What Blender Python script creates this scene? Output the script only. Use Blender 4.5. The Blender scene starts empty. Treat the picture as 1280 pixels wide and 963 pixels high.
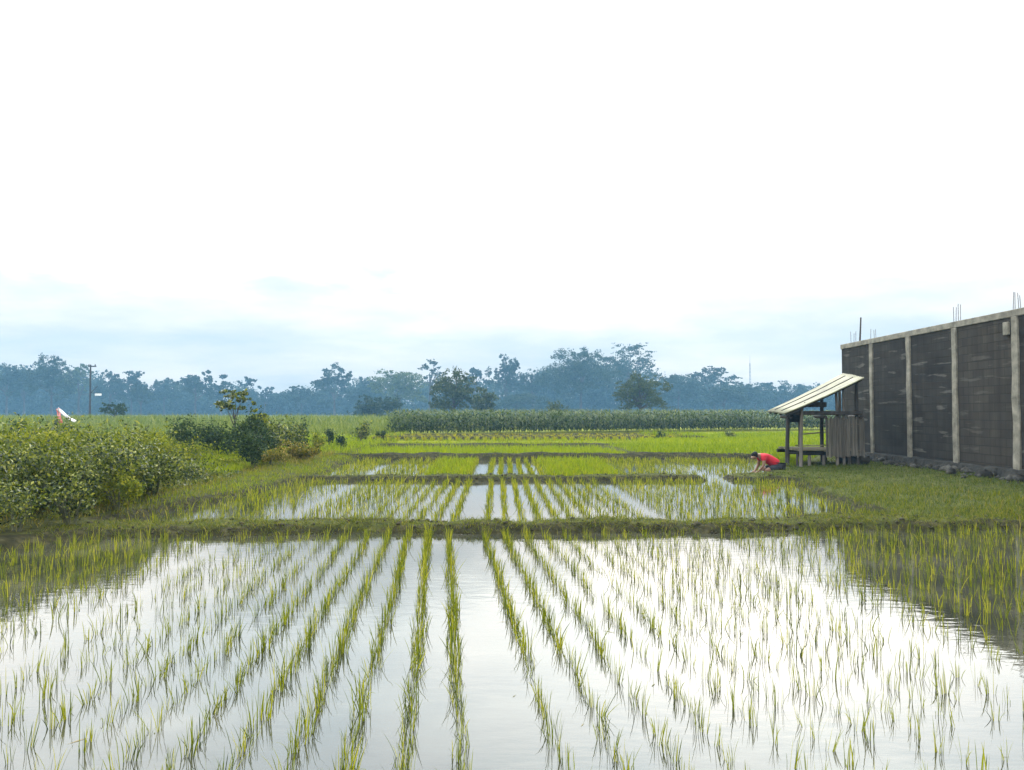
import bpy, bmesh, math, random
import numpy as np
from mathutils import Vector

random.seed(7)
RNG = np.random.default_rng(11)
R = math.radians
PI = math.pi
scene = bpy.context.scene
COL = scene.collection

# ------------------------------------------------------------------ camera
CAM_H = 1.6
F = 967.0                      # focal length in pixels of the 1280 x 963 photograph
PITCH = math.atan(33.5 / F)
cam_d = bpy.data.cameras.new('camera')
cam = bpy.data.objects.new('camera', cam_d)
COL.objects.link(cam)
cam_d.sensor_width = 36.0
cam_d.lens = 36.0 * F / 1280.0
cam_d.clip_start = 0.05
cam_d.clip_end = 3000
cam.location = (0, 0, CAM_H)
cam.rotation_euler = (PI / 2 + PITCH, 0, 0)
scene.camera = cam


def at(px, py, Y):
    """world point at depth Y along the ray of a pixel of the photograph (a surveying aid)"""
    u = (px - 640.0) / F
    v = (481.5 - py) / F
    dy = math.cos(PITCH) - v * math.sin(PITCH)
    dz = math.sin(PITCH) + v * math.cos(PITCH)
    k = Y / dy
    return Vector((u * k, Y, CAM_H + dz * k))


# ------------------------------------------------------------------ properties
def tag(o, label=None, cat=None, group=None, kind=None):
    if label: o['label'] = label
    if cat: o['category'] = cat
    if group: o['group'] = group
    if kind: o['kind'] = kind
    return o


def empty(name, loc, rz=0.0, **kw):
    o = bpy.data.objects.new(name, None)
    o.empty_display_size = 0.2
    COL.objects.link(o)
    o.location = loc
    o.rotation_euler = (0, 0, rz)
    return tag(o, **kw)


# ------------------------------------------------------------------ materials
def new_mat(name):
    m = bpy.data.materials.new(name)
    m.use_nodes = True
    nt = m.node_tree
    nt.nodes.clear()
    out = nt.nodes.new('ShaderNodeOutputMaterial')
    return m, nt, out


def ramp(nt, stops):
    r = nt.nodes.new('ShaderNodeValToRGB')
    e = r.color_ramp.elements
    while len(e) < len(stops): e.new(0.5)
    for k, (p, c) in enumerate(stops):
        e[k].position = p
        e[k].color = (c[0], c[1], c[2], 1)
    return r


def leaf_mat(name, stops, transl=0.35, rough=0.6, spec=0.06, boost=1.25):
    """leaves: reflect and let light through; 'rnd' is each leaf's own tone"""
    m, nt, out = new_mat(name)
    a = nt.nodes.new('ShaderNodeAttribute'); a.attribute_name = 'rnd'
    r = ramp(nt, stops)
    nt.links.new(a.outputs['Fac'], r.inputs['Fac'])
    p = nt.nodes.new('ShaderNodeBsdfPrincipled')
    p.inputs['Roughness'].default_value = rough
    p.inputs['Specular IOR Level'].default_value = spec
    nt.links.new(r.outputs['Color'], p.inputs['Base Color'])
    t = nt.nodes.new('ShaderNodeBsdfTranslucent')
    g = nt.nodes.new('ShaderNodeVectorMath'); g.operation = 'MULTIPLY'
    g.inputs[1].default_value = (boost * 1.1, boost * 1.15, boost * 0.6)
    nt.links.new(r.outputs['Color'], g.inputs[0])
    nt.links.new(g.outputs[0], t.inputs['Color'])
    mx = nt.nodes.new('ShaderNodeMixShader')
    mx.inputs[0].default_value = transl
    nt.links.new(p.outputs[0], mx.inputs[1]); nt.links.new(t.outputs[0], mx.inputs[2])
    nt.links.new(mx.outputs[0], out.inputs['Surface'])
    return m


def noise_mat(name, c1, c2, scale=6.0, rough=0.85, detail=6.0, bump=0.3, stretch=(1, 1, 1), spec=0.3, lo=0.35, hi=0.65, bscale=None):
    m, nt, out = new_mat(name)
    tc = nt.nodes.new('ShaderNodeTexCoord')
    mp = nt.nodes.new('ShaderNodeMapping'); mp.inputs['Scale'].default_value = stretch
    nt.links.new(tc.outputs['Object'], mp.inputs['Vector'])
    n = nt.nodes.new('ShaderNodeTexNoise')
    n.inputs['Scale'].default_value = scale; n.inputs['Detail'].default_value = detail
    n.inputs['Roughness'].default_value = 0.62
    nt.links.new(mp.outputs[0], n.inputs['Vector'])
    r = ramp(nt, [(lo, c1), (hi, c2)])
    nt.links.new(n.outputs['Fac'], r.inputs['Fac'])
    p = nt.nodes.new('ShaderNodeBsdfPrincipled')
    p.inputs['Roughness'].default_value = rough
    p.inputs['Specular IOR Level'].default_value = spec
    nt.links.new(r.outputs['Color'], p.inputs['Base Color'])
    if bump:
        n2 = nt.nodes.new('ShaderNodeTexNoise')
        n2.inputs['Scale'].default_value = bscale or scale * 3
        n2.inputs['Detail'].default_value = 5
        nt.links.new(mp.outputs[0], n2.inputs['Vector'])
        b = nt.nodes.new('ShaderNodeBump'); b.inputs['Strength'].default_value = bump
        b.inputs['Distance'].default_value = 0.03
        nt.links.new(n2.outputs['Fac'], b.inputs['Height'])
        nt.links.new(b.outputs[0], p.inputs['Normal'])
    nt.links.new(p.outputs[0], out.inputs['Surface'])
    return m


M = {}
M['rice'] = leaf_mat('rice_leaf', [(0, (.020, .032, .008)), (.35, (.065, .086, .008)), (.75, (.185, .195, .010)), (1, (.30, .265, .03))], .42)
M['rice_far'] = leaf_mat('rice_leaf_dense', [(0, (.066, .098, .004)), (.5, (.142, .186, .005)), (1, (.24, .25, .010))], .45)
M['rice_gold'] = leaf_mat('rice_leaf_gold', [(0, (.12, .13, .008)), (.5, (.22, .205, .010)), (1, (.32, .26, .02))], .45)
M['grass'] = leaf_mat('grass_blade', [(0, (.026, .036, .008)), (.4, (.075, .092, .010)), (.8, (.145, .150, .014)), (1, (.21, .165, .05))], .4)
M['grass_dry'] = leaf_mat('dry_grass_blade', [(0, (.05, .05, .008)), (.4, (.10, .10, .010)), (.75, (.18, .14, .024)), (1, (.30, .215, .07))], .35)
M['grass_dark'] = leaf_mat('verge_grass_blade', [(0, (.022, .036, .012)), (.5, (.052, .074, .018)), (.9, (.115, .13, .016)), (1, (.18, .16, .05))], .3)
M['bush'] = leaf_mat('bush_leaf', [(0, (.010, .018, .006)), (.35, (.036, .054, .009)), (.75, (.125, .145, .012)), (1, (.27, .26, .05))], .28, .45, .25)
M['bush_lime'] = leaf_mat('lime_leaf', [(0, (.05, .07, .010)), (.5, (.12, .14, .012)), (1, (.23, .215, .025))], .4)
M['bush_dark'] = leaf_mat('dark_bush_leaf', [(0, (.014, .024, .012)), (.5, (.028, .048, .018)), (1, (.06, .085, .026))], .25)
M['tree_far'] = leaf_mat('far_tree_leaf', [(0, (.012, .022, .016)), (.5, (.025, .042, .024)), (1, (.05, .07, .032))], .2)
M['tree_pale'] = leaf_mat('pale_tree_leaf', [(0, (.035, .055, .024)), (.5, (.065, .09, .034)), (1, (.11, .13, .05))], .3)
M['tree_olive'] = leaf_mat('olive_tree_leaf', [(0, (.022, .032, .015)), (.5, (.045, .060, .022)), (1, (.085, .095, .032))], .25)
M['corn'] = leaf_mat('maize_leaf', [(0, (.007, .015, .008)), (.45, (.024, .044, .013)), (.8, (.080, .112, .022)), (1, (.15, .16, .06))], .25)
M['crop_far'] = leaf_mat('far_crop_leaf', [(0, (.06, .085, .015)), (.5, (.11, .135, .022)), (1, (.18, .19, .05))], .35)
M['bark'] = noise_mat('bark', (.025, .02, .016), (.07, .058, .045), 9, .95, bump=.6, stretch=(1, 1, .25))
M['stem'] = noise_mat('green_stem', (.05, .05, .025), (.10, .10, .05), 14, .8, bump=0)
M['concrete'] = noise_mat('pale_concrete', (.10, .092, .07), (.30, .275, .215), 4, .9, bump=.3, lo=.3, hi=.7)
M['stone'] = noise_mat('dark_stone', (.012, .0115, .0095), (.05, .047, .038), 3.5, .95, bump=.7, lo=.35, hi=.75)
M['rubble'] = noise_mat('rubble_stone', (.018, .017, .014), (.15, .14, .115), 2.3, .95, bump=.6, lo=.45, hi=.8)
M['steel'] = noise_mat('weathered_steel', (.10, .095, .09), (.17, .165, .16), 20, .7, bump=0)
M['darkwood'] = noise_mat('dark_timber', (.018, .016, .014), (.05, .043, .036), 8, .9, bump=.5, stretch=(1, 1, .2))
M['greywood'] = noise_mat('grey_timber', (.07, .062, .05), (.15, .13, .105), 8, .9, bump=.5, stretch=(1, 1, .2))
M['bamboo_pole'] = noise_mat('bamboo_pole', (.12, .105, .06), (.24, .21, .12), 8, .7, bump=.3, stretch=(.4, 1, 1))
M['white'] = noise_mat('white_board', (.62, .62, .62), (.80, .80, .80), 3, .7, bump=0)
M['mast'] = noise_mat('mast_steel', (.12, .12, .13), (.20, .20, .21), 3, .6, bump=0)
M['skin'] = noise_mat('skin', (.16, .085, .05), (.24, .13, .08), 9, .55, bump=0)
M['hair'] = noise_mat('black_hair', (.004, .004, .004), (.010, .009, .009), 40, .7, bump=.5, spec=.1)
M['shirt'] = noise_mat('red_shirt', (.34, .010, .020), (.46, .022, .030), 5, .9, bump=.9, bscale=9)
M['shorts'] = noise_mat('dark_shorts', (.012, .012, .014), (.03, .03, .034), 8, .9, bump=.3)
M['ribbon_pink'] = noise_mat('faded_pink_plastic', (.55, .10, .09), (.70, .30, .28), 6, .5, bump=0)
M['ribbon_white'] = noise_mat('white_plastic', (.7, .62, .6), (.85, .82, .82), 6, .5, bump=0)


def bamboo_wall_mat():
    m, nt, out = new_mat('woven_bamboo')
    tc = nt.nodes.new('ShaderNodeTexCoord')
    mp = nt.nodes.new('ShaderNodeMapping'); mp.inputs['Scale'].default_value = (1, 1, .05)
    nt.links.new(tc.outputs['Object'], mp.inputs['Vector'])
    n = nt.nodes.new('ShaderNodeTexNoise'); n.inputs['Scale'].default_value = 18; n.inputs['Detail'].default_value = 4
    nt.links.new(mp.outputs[0], n.inputs['Vector'])
    r = ramp(nt, [(.3, (.036, .031, .024)), (.55, (.085, .074, .056)), (.75, (.16, .145, .11))])
    nt.links.new(n.outputs['Fac'], r.inputs['Fac'])
    p = nt.nodes.new('ShaderNodeBsdfPrincipled'); p.inputs['Roughness'].default_value = .85
    nt.links.new(r.outputs[0], p.inputs['Base Color'])
    nt.links.new(p.outputs[0], out.inputs[0])
    return m


def roof_mat():
    m, nt, out = new_mat('weathered_roof_sheet')
    tc = nt.nodes.new('ShaderNodeTexCoord')
    n = nt.nodes.new('ShaderNodeTexNoise'); n.inputs['Scale'].default_value = 2.2; n.inputs['Detail'].default_value = 7
    nt.links.new(tc.outputs['Object'], n.inputs['Vector'])
    r = ramp(nt, [(.3, (.055, .052, .022)), (.47, (.12, .118, .055)), (.75, (.175, .172, .085))])
    nt.links.new(n.outputs['Fac'], r.inputs['Fac'])
    p = nt.nodes.new('ShaderNodeBsdfPrincipled'); p.inputs['Roughness'].default_value = .6
    nt.links.new(r.outputs[0], p.inputs['Base Color'])
    nt.links.new(p.outputs[0], out.inputs[0])
    return m


def block_wall_mat():
    """dark weathered concrete blocks, patchily rendered over, pale efflorescence along a few courses"""
    m, nt, out = new_mat('dark_block_wall')
    L = nt.links.new
    tc = nt.nodes.new('ShaderNodeTexCoord')
    sp = nt.nodes.new('ShaderNodeSeparateXYZ'); L(tc.outputs['Object'], sp.inputs[0])
    ad = nt.nodes.new('ShaderNodeMath'); ad.operation = 'ADD'
    L(sp.outputs['X'], ad.inputs[0]); L(sp.outputs['Y'], ad.inputs[1])
    cb = nt.nodes.new('ShaderNodeCombineXYZ')
    L(ad.outputs[0], cb.inputs['X']); L(sp.outputs['Z'], cb.inputs['Y'])
    br = nt.nodes.new('ShaderNodeTexBrick')
    br.inputs['Scale'].default_value = 1.0
    br.inputs['Brick Width'].default_value = .40
    br.inputs['Row Height'].default_value = .20
    br.inputs['Mortar Size'].default_value = .012
    br.inputs['Mortar Smooth'].default_value = .3
    br.inputs['Color1'].default_value = (.027, .024, .0205, 1)
    br.inputs['Color2'].default_value = (.039, .035, .029, 1)
    br.inputs['Mortar'].default_value = (.021, .019, .016, 1)
    L(cb.outputs[0], br.inputs['Vector'])
    n1 = nt.nodes.new('ShaderNodeTexNoise'); n1.inputs['Scale'].default_value = .55; n1.inputs['Detail'].default_value = 7
    L(cb.outputs[0], n1.inputs['Vector'])
    r1 = ramp(nt, [(.40, (0, 0, 0)), (.62, (1, 1, 1))]); L(n1.outputs['Fac'], r1.inputs['Fac'])
    # smooth dark render
    mp = nt.nodes.new('ShaderNodeMapping'); mp.inputs['Scale'].default_value = (.7, 1.3, 1)
    L(cb.outputs[0], mp.inputs['Vector'])
    n2 = nt.nodes.new('ShaderNodeTexNoise'); n2.inputs['Scale'].default_value = 1.6; n2.inputs['Detail'].default_value = 8
    L(mp.outputs[0], n2.inputs['Vector'])
    r2 = ramp(nt, [(.3, (.015, .0135, .012)), (.7, (.037, .033, .028))]); L(n2.outputs['Fac'], r2.inputs['Fac'])
    mx = nt.nodes.new('ShaderNodeMix'); mx.data_type = 'RGBA'
    L(r1.outputs[0], mx.inputs[0]); L(br.outputs['Color'], mx.inputs[6]); L(r2.outputs[0], mx.inputs[7])
    # pale ragged courses near 1.3 m and 1.75 m
    mp3 = nt.nodes.new('ShaderNodeMapping'); mp3.inputs['Scale'].default_value = (.8, 5.5, 1)
    L(cb.outputs[0], mp3.inputs['Vector'])
    n3 = nt.nodes.new('ShaderNodeTexNoise'); n3.inputs['Scale'].default_value = 1.1; n3.inputs['Detail'].default_value = 6
    L(mp3.outputs[0], n3.inputs['Vector'])
    r3 = ramp(nt, [(.60, (0, 0, 0)), (.66, (1, 1, 1))]); L(n3.outputs['Fac'], r3.inputs['Fac'])
    ml = nt.nodes.new('ShaderNodeMath'); ml.operation = 'MULTIPLY'; ml.inputs[1].default_value = .45
    L(r3.outputs[0], ml.inputs[0])
    mx2 = nt.nodes.new('ShaderNodeMix'); mx2.data_type = 'RGBA'
    mx2.inputs[7].default_value = (.15, .14, .12, 1)
    L(ml.outputs[0], mx2.inputs[0]); L(mx.outputs[2], mx2.inputs[6])
    # one bay was never rendered: barer, browner blocks
    sy = nt.nodes.new('ShaderNodeMath'); sy.operation = 'COMPARE'; sy.inputs[1].default_value = -7.8; sy.inputs[2].default_value = 1.17
    L(sp.outputs['Y'], sy.inputs[0])
    n5 = nt.nodes.new('ShaderNodeTexNoise'); n5.inputs['Scale'].default_value = 1.1; n5.inputs['Detail'].default_value = 6
    L(cb.outputs[0], n5.inputs['Vector'])
    sy2 = nt.nodes.new('ShaderNodeMath'); sy2.operation = 'MULTIPLY'; L(sy.outputs[0], sy2.inputs[0]); L(n5.outputs['Fac'], sy2.inputs[1])
    bb = nt.nodes.new('ShaderNodeVectorMath'); bb.operation = 'MULTIPLY'; bb.inputs[1].default_value = (1.6, 1.52, 1.42); L(br.outputs['Color'], bb.inputs[0])
    mx4 = nt.nodes.new('ShaderNodeMix'); mx4.data_type = 'RGBA'
    L(sy2.outputs[0], mx4.inputs[0]); L(mx2.outputs[2], mx4.inputs[6]); L(bb.outputs[0], mx4.inputs[7])
    # rain streaks and cement spills
    mp6 = nt.nodes.new('ShaderNodeMapping'); mp6.inputs['Scale'].default_value = (5.0, .35, 1); L(cb.outputs[0], mp6.inputs['Vector'])
    n6 = nt.nodes.new('ShaderNodeTexNoise'); n6.inputs['Scale'].default_value = 1.3; n6.inputs['Detail'].default_value = 7; L(mp6.outputs[0], n6.inputs['Vector'])
    r6 = ramp(nt, [(.35, (.62, .60, .58)), (.55, (1, 1, 1)), (.72, (1.7, 1.6, 1.45))]); L(n6.outputs['Fac'], r6.inputs['Fac'])
    mx2 = nt.nodes.new('ShaderNodeMix'); mx2.data_type = 'RGBA'; mx2.blend_type = 'MULTIPLY'; mx2.inputs[0].default_value = .4
    L(mx4.outputs[2], mx2.inputs[6]); L(r6.outputs[0], mx2.inputs[7])
    p = nt.nodes.new('ShaderNodeBsdfPrincipled'); p.inputs['Roughness'].default_value = .92
    p.inputs['Specular IOR Level'].default_value = .2
    L(mx2.outputs[2], p.inputs['Base Color'])
    b = nt.nodes.new('ShaderNodeBump'); b.inputs['Strength'].default_value = .5; b.inputs['Distance'].default_value = .01
    iv = nt.nodes.new('ShaderNodeMath'); iv.operation = 'MULTIPLY_ADD'; iv.inputs[1].default_value = -.7
    L(br.outputs['Fac'], iv.inputs[0]); L(n2.outputs['Fac'], iv.inputs[2])
    L(iv.outputs[0], b.inputs['Height']); L(b.outputs[0], p.inputs['Normal'])
    L(p.outputs[0], out.inputs[0])
    return m


def ground_mat():
    """soil / turf / mud by the 'veg' and 'mud' masks plus noise"""
    m, nt, out = new_mat('field_ground')
    L = nt.links.new
    tc = nt.nodes.new('ShaderNodeTexCoord')
    av = nt.nodes.new('ShaderNodeAttribute'); av.attribute_name = 'veg'
    am = nt.nodes.new('ShaderNodeAttribute'); am.attribute_name = 'lush'
    n = nt.nodes.new('ShaderNodeTexNoise'); n.inputs['Scale'].default_value = 1.7; n.inputs['Detail'].default_value = 9
    n.inputs['Roughness'].default_value = .65
    L(tc.outputs['Object'], n.inputs['Vector'])
    n2 = nt.nodes.new('ShaderNodeTexNoise'); n2.inputs['Scale'].default_value = 9; n2.inputs['Detail'].default_value = 8
    L(tc.outputs['Object'], n2.inputs['Vector'])
    soil = ramp(nt, [(.3, (.011, .011, .005)), (.55, (.027, .025, .011)), (.75, (.062, .055, .024))])
    L(n2.outputs['Fac'], soil.inputs['Fac'])
    turf = ramp(nt, [(.3, (.028, .036, .009)), (.55, (.062, .072, .011)), (.75, (.105, .105, .020))])
    L(n2.outputs['Fac'], turf.inputs['Fac'])
    lush = ramp(nt, [(.3, (.105, .130, .005)), (.5, (.155, .175, .005)), (.7, (.21, .20, .008))])
    L(n.outputs['Fac'], lush.inputs['Fac'])
    add = nt.nodes.new('ShaderNodeMath'); add.operation = 'MULTIPLY_ADD'; add.inputs[1].default_value = 1.2; add.inputs[2].default_value = -.6
    L(n.outputs['Fac'], add.inputs[0])
    a2 = nt.nodes.new('ShaderNodeMath'); a2.operation = 'ADD'; a2.use_clamp = True
    L(add.outputs[0], a2.inputs[0]); L(av.outputs['Fac'], a2.inputs[1])
    mx = nt.nodes.new('ShaderNodeMix'); mx.data_type = 'RGBA'
    L(a2.outputs[0], mx.inputs[0]); L(soil.outputs[0], mx.inputs[6]); L(turf.outputs[0], mx.inputs[7])
    mx2 = nt.nodes.new('ShaderNodeMix'); mx2.data_type = 'RGBA'
    L(am.outputs['Fac'], mx2.inputs[0]); L(mx.outputs[2], mx2.inputs[6]); L(lush.outputs[0], mx2.inputs[7])
    p = nt.nodes.new('ShaderNodeBsdfPrincipled'); p.inputs['Roughness'].default_value = .95
    p.inputs['Specular IOR Level'].default_value = .06
    L(mx2.outputs[2], p.inputs['Base Color'])
    b = nt.nodes.new('ShaderNodeBump'); b.inputs['Strength'].default_value = .8; b.inputs['Distance'].default_value = .05
    L(n2.outputs['Fac'], b.inputs['Height']); L(b.outputs[0], p.inputs['Normal'])
    L(p.outputs[0], out.inputs[0])
    return m


def water_mat():
    m, nt, out = new_mat('paddy_water')
    L = nt.links.new
    tc = nt.nodes.new('ShaderNodeTexCoord')
    n0 = nt.nodes.new('ShaderNodeTexNoise'); n0.inputs['Scale'].default_value = .9; n0.inputs['Detail'].default_value = 6
    L(tc.outputs['Object'], n0.inputs['Vector'])
    r = ramp(nt, [(.32, (.016, .018, .011)), (.55, (.036, .036, .024)), (.72, (.075, .070, .050))]); L(n0.outputs['Fac'], r.inputs['Fac'])
    p = nt.nodes.new('ShaderNodeBsdfPrincipled')
    p.inputs['Roughness'].default_value = .025
    p.inputs['IOR'].default_value = 1.5
    L(r.outputs[0], p.inputs['Base Color'])
    mp = nt.nodes.new('ShaderNodeMapping'); mp.inputs['Scale'].default_value = (1.0, 2.2, 1)
    L(tc.outputs['Object'], mp.inputs['Vector'])
    n = nt.nodes.new('ShaderNodeTexNoise'); n.inputs['Scale'].default_value = 5.0; n.inputs['Detail'].default_value = 3
    L(mp.outputs[0], n.inputs['Vector'])
    b = nt.nodes.new('ShaderNodeBump'); b.inputs['Strength'].default_value = .10; b.inputs['Distance'].default_value = .012
    L(n.outputs['Fac'], b.inputs['Height']); L(b.outputs[0], p.inputs['Normal'])
    L(p.outputs[0], out.inputs[0])
    return m


M['bamboo_wall'] = bamboo_wall_mat()
M['roof'] = roof_mat()
M['block'] = block_wall_mat()
M['ground'] = ground_mat()
M['water'] = water_mat()


# ------------------------------------------------------------------ mesh helpers
def mesh_np(name, verts, quads, mat, rnd=None, smooth=False):
    me = bpy.data.meshes.new(name)
    nv, nq = len(verts), len(quads)
    me.vertices.add(nv); me.vertices.foreach_set('co', np.asarray(verts, np.float32).ravel())
    me.loops.add(nq * 4); me.loops.foreach_set('vertex_index', np.asarray(quads, np.int32).ravel())
    me.polygons.add(nq)
    me.polygons.foreach_set('loop_start', np.arange(0, nq * 4, 4, dtype=np.int32))
    me.polygons.foreach_set('loop_total', np.full(nq, 4, np.int32))
    if smooth: me.polygons.foreach_set('use_smooth', np.ones(nq, bool))
    if rnd is not None:
        a = me.attributes.new('rnd', 'FLOAT', 'POINT')
        a.data.foreach_set('value', np.asarray(rnd, np.float32))
    me.materials.append(mat)
    me.update(calc_edges=True)
    me.validate()
    return me


def link(name, me, parent=None):
    o = bpy.data.objects.new(name, me)
    COL.objects.link(o)
    if parent is not None: o.parent = parent
    return o


def blades(base, h, lean, w, az, droop=0.25, segs=3, rnd=None, side_jit=0.6, pw=1.7):
    """curved grass-like blades -> verts, quads, per-vertex tone"""
    base = np.asarray(base, float)
    N = len(base)
    b = lambda x: np.broadcast_to(np.asarray(x, float), (N,))
    h, lean, w, az, droop = b(h), b(lean), b(w), b(az), b(droop)
    if rnd is None: rnd = RNG.random(N)
    ox, oy = np.cos(az), np.sin(az)
    sa = az + PI / 2 + RNG.normal(0, side_jit, N)
    sx, sy = np.cos(sa), np.sin(sa)
    V = np.zeros((N, segs + 1, 2, 3))
    for k in range(segs + 1):
        t = k / segs
        out = lean * t ** pw
        z = h * (t - droop * t * t)
        ww = w * (0.75 if k == 0 else 1.0 if k < segs else 0.12) * (1 - 0.35 * t)
        for s, sg in enumerate((-.5, .5)):
            V[:, k, s, 0] = base[:, 0] + ox * out + sx * ww * sg
            V[:, k, s, 1] = base[:, 1] + oy * out + sy * ww * sg
            V[:, k, s, 2] = base[:, 2] + z
    idx = np.arange(N * (segs + 1) * 2).reshape(N, segs + 1, 2)
    Q = np.stack([idx[:, :-1, 0], idx[:, :-1, 1], idx[:, 1:, 1], idx[:, 1:, 0]], -1).reshape(-1, 4)
    return V.reshape(-1, 3), Q, np.repeat(rnd, (segs + 1) * 2)


def leaves(pos, size, nrm=None, aspect=0.55, rnd=None, upbias=0.0, fold=0.15):
    """rhombic folded leaves"""
    pos = np.asarray(pos, float); N = len(pos)
    size = np.broadcast_to(np.asarray(size, float), (N,))
    if rnd is None: rnd = RNG.random(N)
    d = RNG.normal(size=(N, 3)); d /= np.linalg.norm(d, axis=1)[:, None]
    n = RNG.normal(size=(N, 3))
    if nrm is not None: n = n * .8 + nrm * 1.2
    n[:, 2] += upbias
    n -= d * (n * d).sum(1)[:, None]
    n /= np.linalg.norm(n, axis=1)[:, None] + 1e-9
    s = np.cross(d, n)
    L = size[:, None]
    V = np.stack([pos - d * L * .5, pos + s * L * aspect * .5 + n * L * fold, pos + d * L * .5, pos - s * L * aspect * .5 + n * L * fold], 1)
    Q = np.arange(N * 4).reshape(N, 4)
    return V.reshape(-1, 3), Q, np.repeat(rnd, 4)


def merge(parts):
    V, Q, T, off = [], [], [], 0
    for v, q, t in parts:
        V.append(v); Q.append(q + off); T.append(t); off += len(v)
    return np.concatenate(V), np.concatenate(Q), np.concatenate(T)


def tube(points, radii, sides=7):
    """tapered tube -> verts, quads, tone"""
    P = [Vector(p) for p in points]
    V, Q = [], []
    prev = None
    for i, p in enumerate(P):
        d = (P[min(i + 1, len(P) - 1)] - P[max(i - 1, 0)]).normalized()
        ref = Vector((1, 0, 0)) if abs(d.x) < .8 else Vector((0, 1, 0))
        if prev is not None: ref = prev
        a = (ref - d * ref.dot(d)).normalized(); prev = a
        b = d.cross(a)
        for k in range(sides):
            t = 2 * PI * k / sides
            V.append(p + (a * math.cos(t) + b * math.sin(t)) * radii[i])
    for i in range(len(P) - 1):
        for k in range(sides):
            k2 = (k + 1) % sides
            Q.append((i * sides + k, i * sides + k2, (i + 1) * sides + k2, (i + 1) * sides + k))
    n = len(V); c = Vector((0, 0, 0))
    # end caps as slim quads fans
    for i in (0, len(P) - 1):
        s0 = i * sides
        for k in range(1, sides - 2, 2):
            Q.append((s0, s0 + k, s0 + k + 1, s0 + k + 2))
    return np.array([tuple(v) for v in V]), np.array(Q), np.full(n, .5)


def bm_obj(name, bm, mat, parent=None, bevel=0.0, smooth=False):
    if bevel:
        bmesh.ops.bevel(bm, geom=bm.edges[:], offset=bevel, segments=1, affect='EDGES')
    bmesh.ops.recalc_face_normals(bm, faces=bm.faces[:])
    me = bpy.data.meshes.new(name)
    bm.to_mesh(me); bm.free()
    if smooth:
        for p in me.polygons: p.use_smooth = True
    me.materials.append(mat)
    return link(name, me, parent)


def box_bm(bm, x0, x1, y0, y1, z0, z1):
    vs = [bm.verts.new((x, y, z)) for z in (z0, z1) for y in (y0, y1) for x in (x0, x1)]
    for f in ((0, 1, 3, 2), (4, 6, 7, 5), (0, 4, 5, 1), (2, 3, 7, 6), (0, 2, 6, 4), (1, 5, 7, 3)):
        bm.faces.new([vs[i] for i in f])
    return vs


def tube_obj(name, pts, rad, mat, parent=None, sides=7, jitter=0.0):
    pts = [Vector(p) for p in pts]
    if len(pts) == 2 and jitter:
        a, b = pts
        pts = [a.lerp(b, t) + (Vector((random.uniform(-1, 1), random.uniform(-1, 1), random.uniform(-1, 1))) * jitter if 0 < t < 1 else Vector()) for t in (0, .25, .5, .75, 1)]
        r0, r1 = rad if isinstance(rad, (tuple, list)) else (rad, rad)
        rad = [r0 + (r1 - r0) * t for t in (0, .25, .5, .75, 1)]
    if not isinstance(rad, (tuple, list)): rad = [rad] * len(pts)
    v, q, t = tube(pts, rad, sides)
    return link(name, mesh_np(name, v, q, mat, None, True), parent)


# ------------------------------------------------------------------ ground: basins, bunds, banks
BASINS = {
    'one': [(-9.5, 1.3), (-7.2, 5.2), (-6.3, 8.3), (-5.3, 9.75), (-2.5, 10.05), (0, 10.15), (5, 10.3), (7.4, 10.6), (10.3, 10.7), (10.4, 1.3)],
    'two': [(-5.5, 10.95), (-5.1, 14), (-4.75, 17.75), (4.7, 17.9), (6.3, 17.6), (5.7, 15), (5.5, 11.7), (3, 11.2)],
    'gap': [(4.62, 17.2), (5.02, 17.2), (5.02, 19.4), (4.62, 19.4)],
    'three': [(-4.6, 18.75), (-5.1, 25.7), (3, 26.0), (8.4, 26.0), (7.6, 22.5), (6.3, 19.6), (4.9, 18.9)],
    'four': [(-5.6, 27.2), (-6.2, 33.6), (3.6, 34.0), (4.4, 27.3)],
    'five': [(-6.3, 35.2), (-6.7, 39.5), (6.5, 40), (5.5, 35.2)],
}


def poly_sd(px, py, poly):
    """signed distance, negative inside"""
    d = np.full(px.shape, 1e9); inside = np.zeros(px.shape, bool)
    n = len(poly)
    for i in range(n):
        x0, y0 = poly[i]; x1, y1 = poly[(i + 1) % n]
        ex, ey = x1 - x0, y1 - y0
        t = np.clip(((px - x0) * ex + (py - y0) * ey) / (ex * ex + ey * ey), 0, 1)
        d = np.minimum(d, np.hypot(px - x0 - t * ex, py - y0 - t * ey))
        c = (y0 > py) != (y1 > py)
        with np.errstate(divide='ignore', invalid='ignore'):
            xi = x0 + (py - y0) * ex / (ey if ey != 0 else 1e-9)
        inside ^= c & (px < xi)
    return np.where(inside, -d, d)


def wob(x, y, s=1.0, seed=0.0):
    return (np.sin(x * 1.7 * s + seed) * np.cos(y * 1.3 * s + seed * 1.7) + .6 * np.sin(x * 3.9 * s + y * 2.3 * s + seed * 2.1) + .4 * np.cos(y * 5.7 * s - x * 4.1 * s + seed)) / 2.0


def smooth01(t):
    t = np.clip(t, 0, 1); return t * t * (3 - 2 * t)


def basin_sd(x, y):
    d = np.full(np.shape(x), 1e9)
    for k, p in BASINS.items(): d = np.minimum(d, poly_sd(x, y, p))
    return d


RIDGES = (41.1, 43.3, 46.2)
BUNDS = ((26.45, .03, 8.5), (34.55, .03, 5.5))


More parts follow.
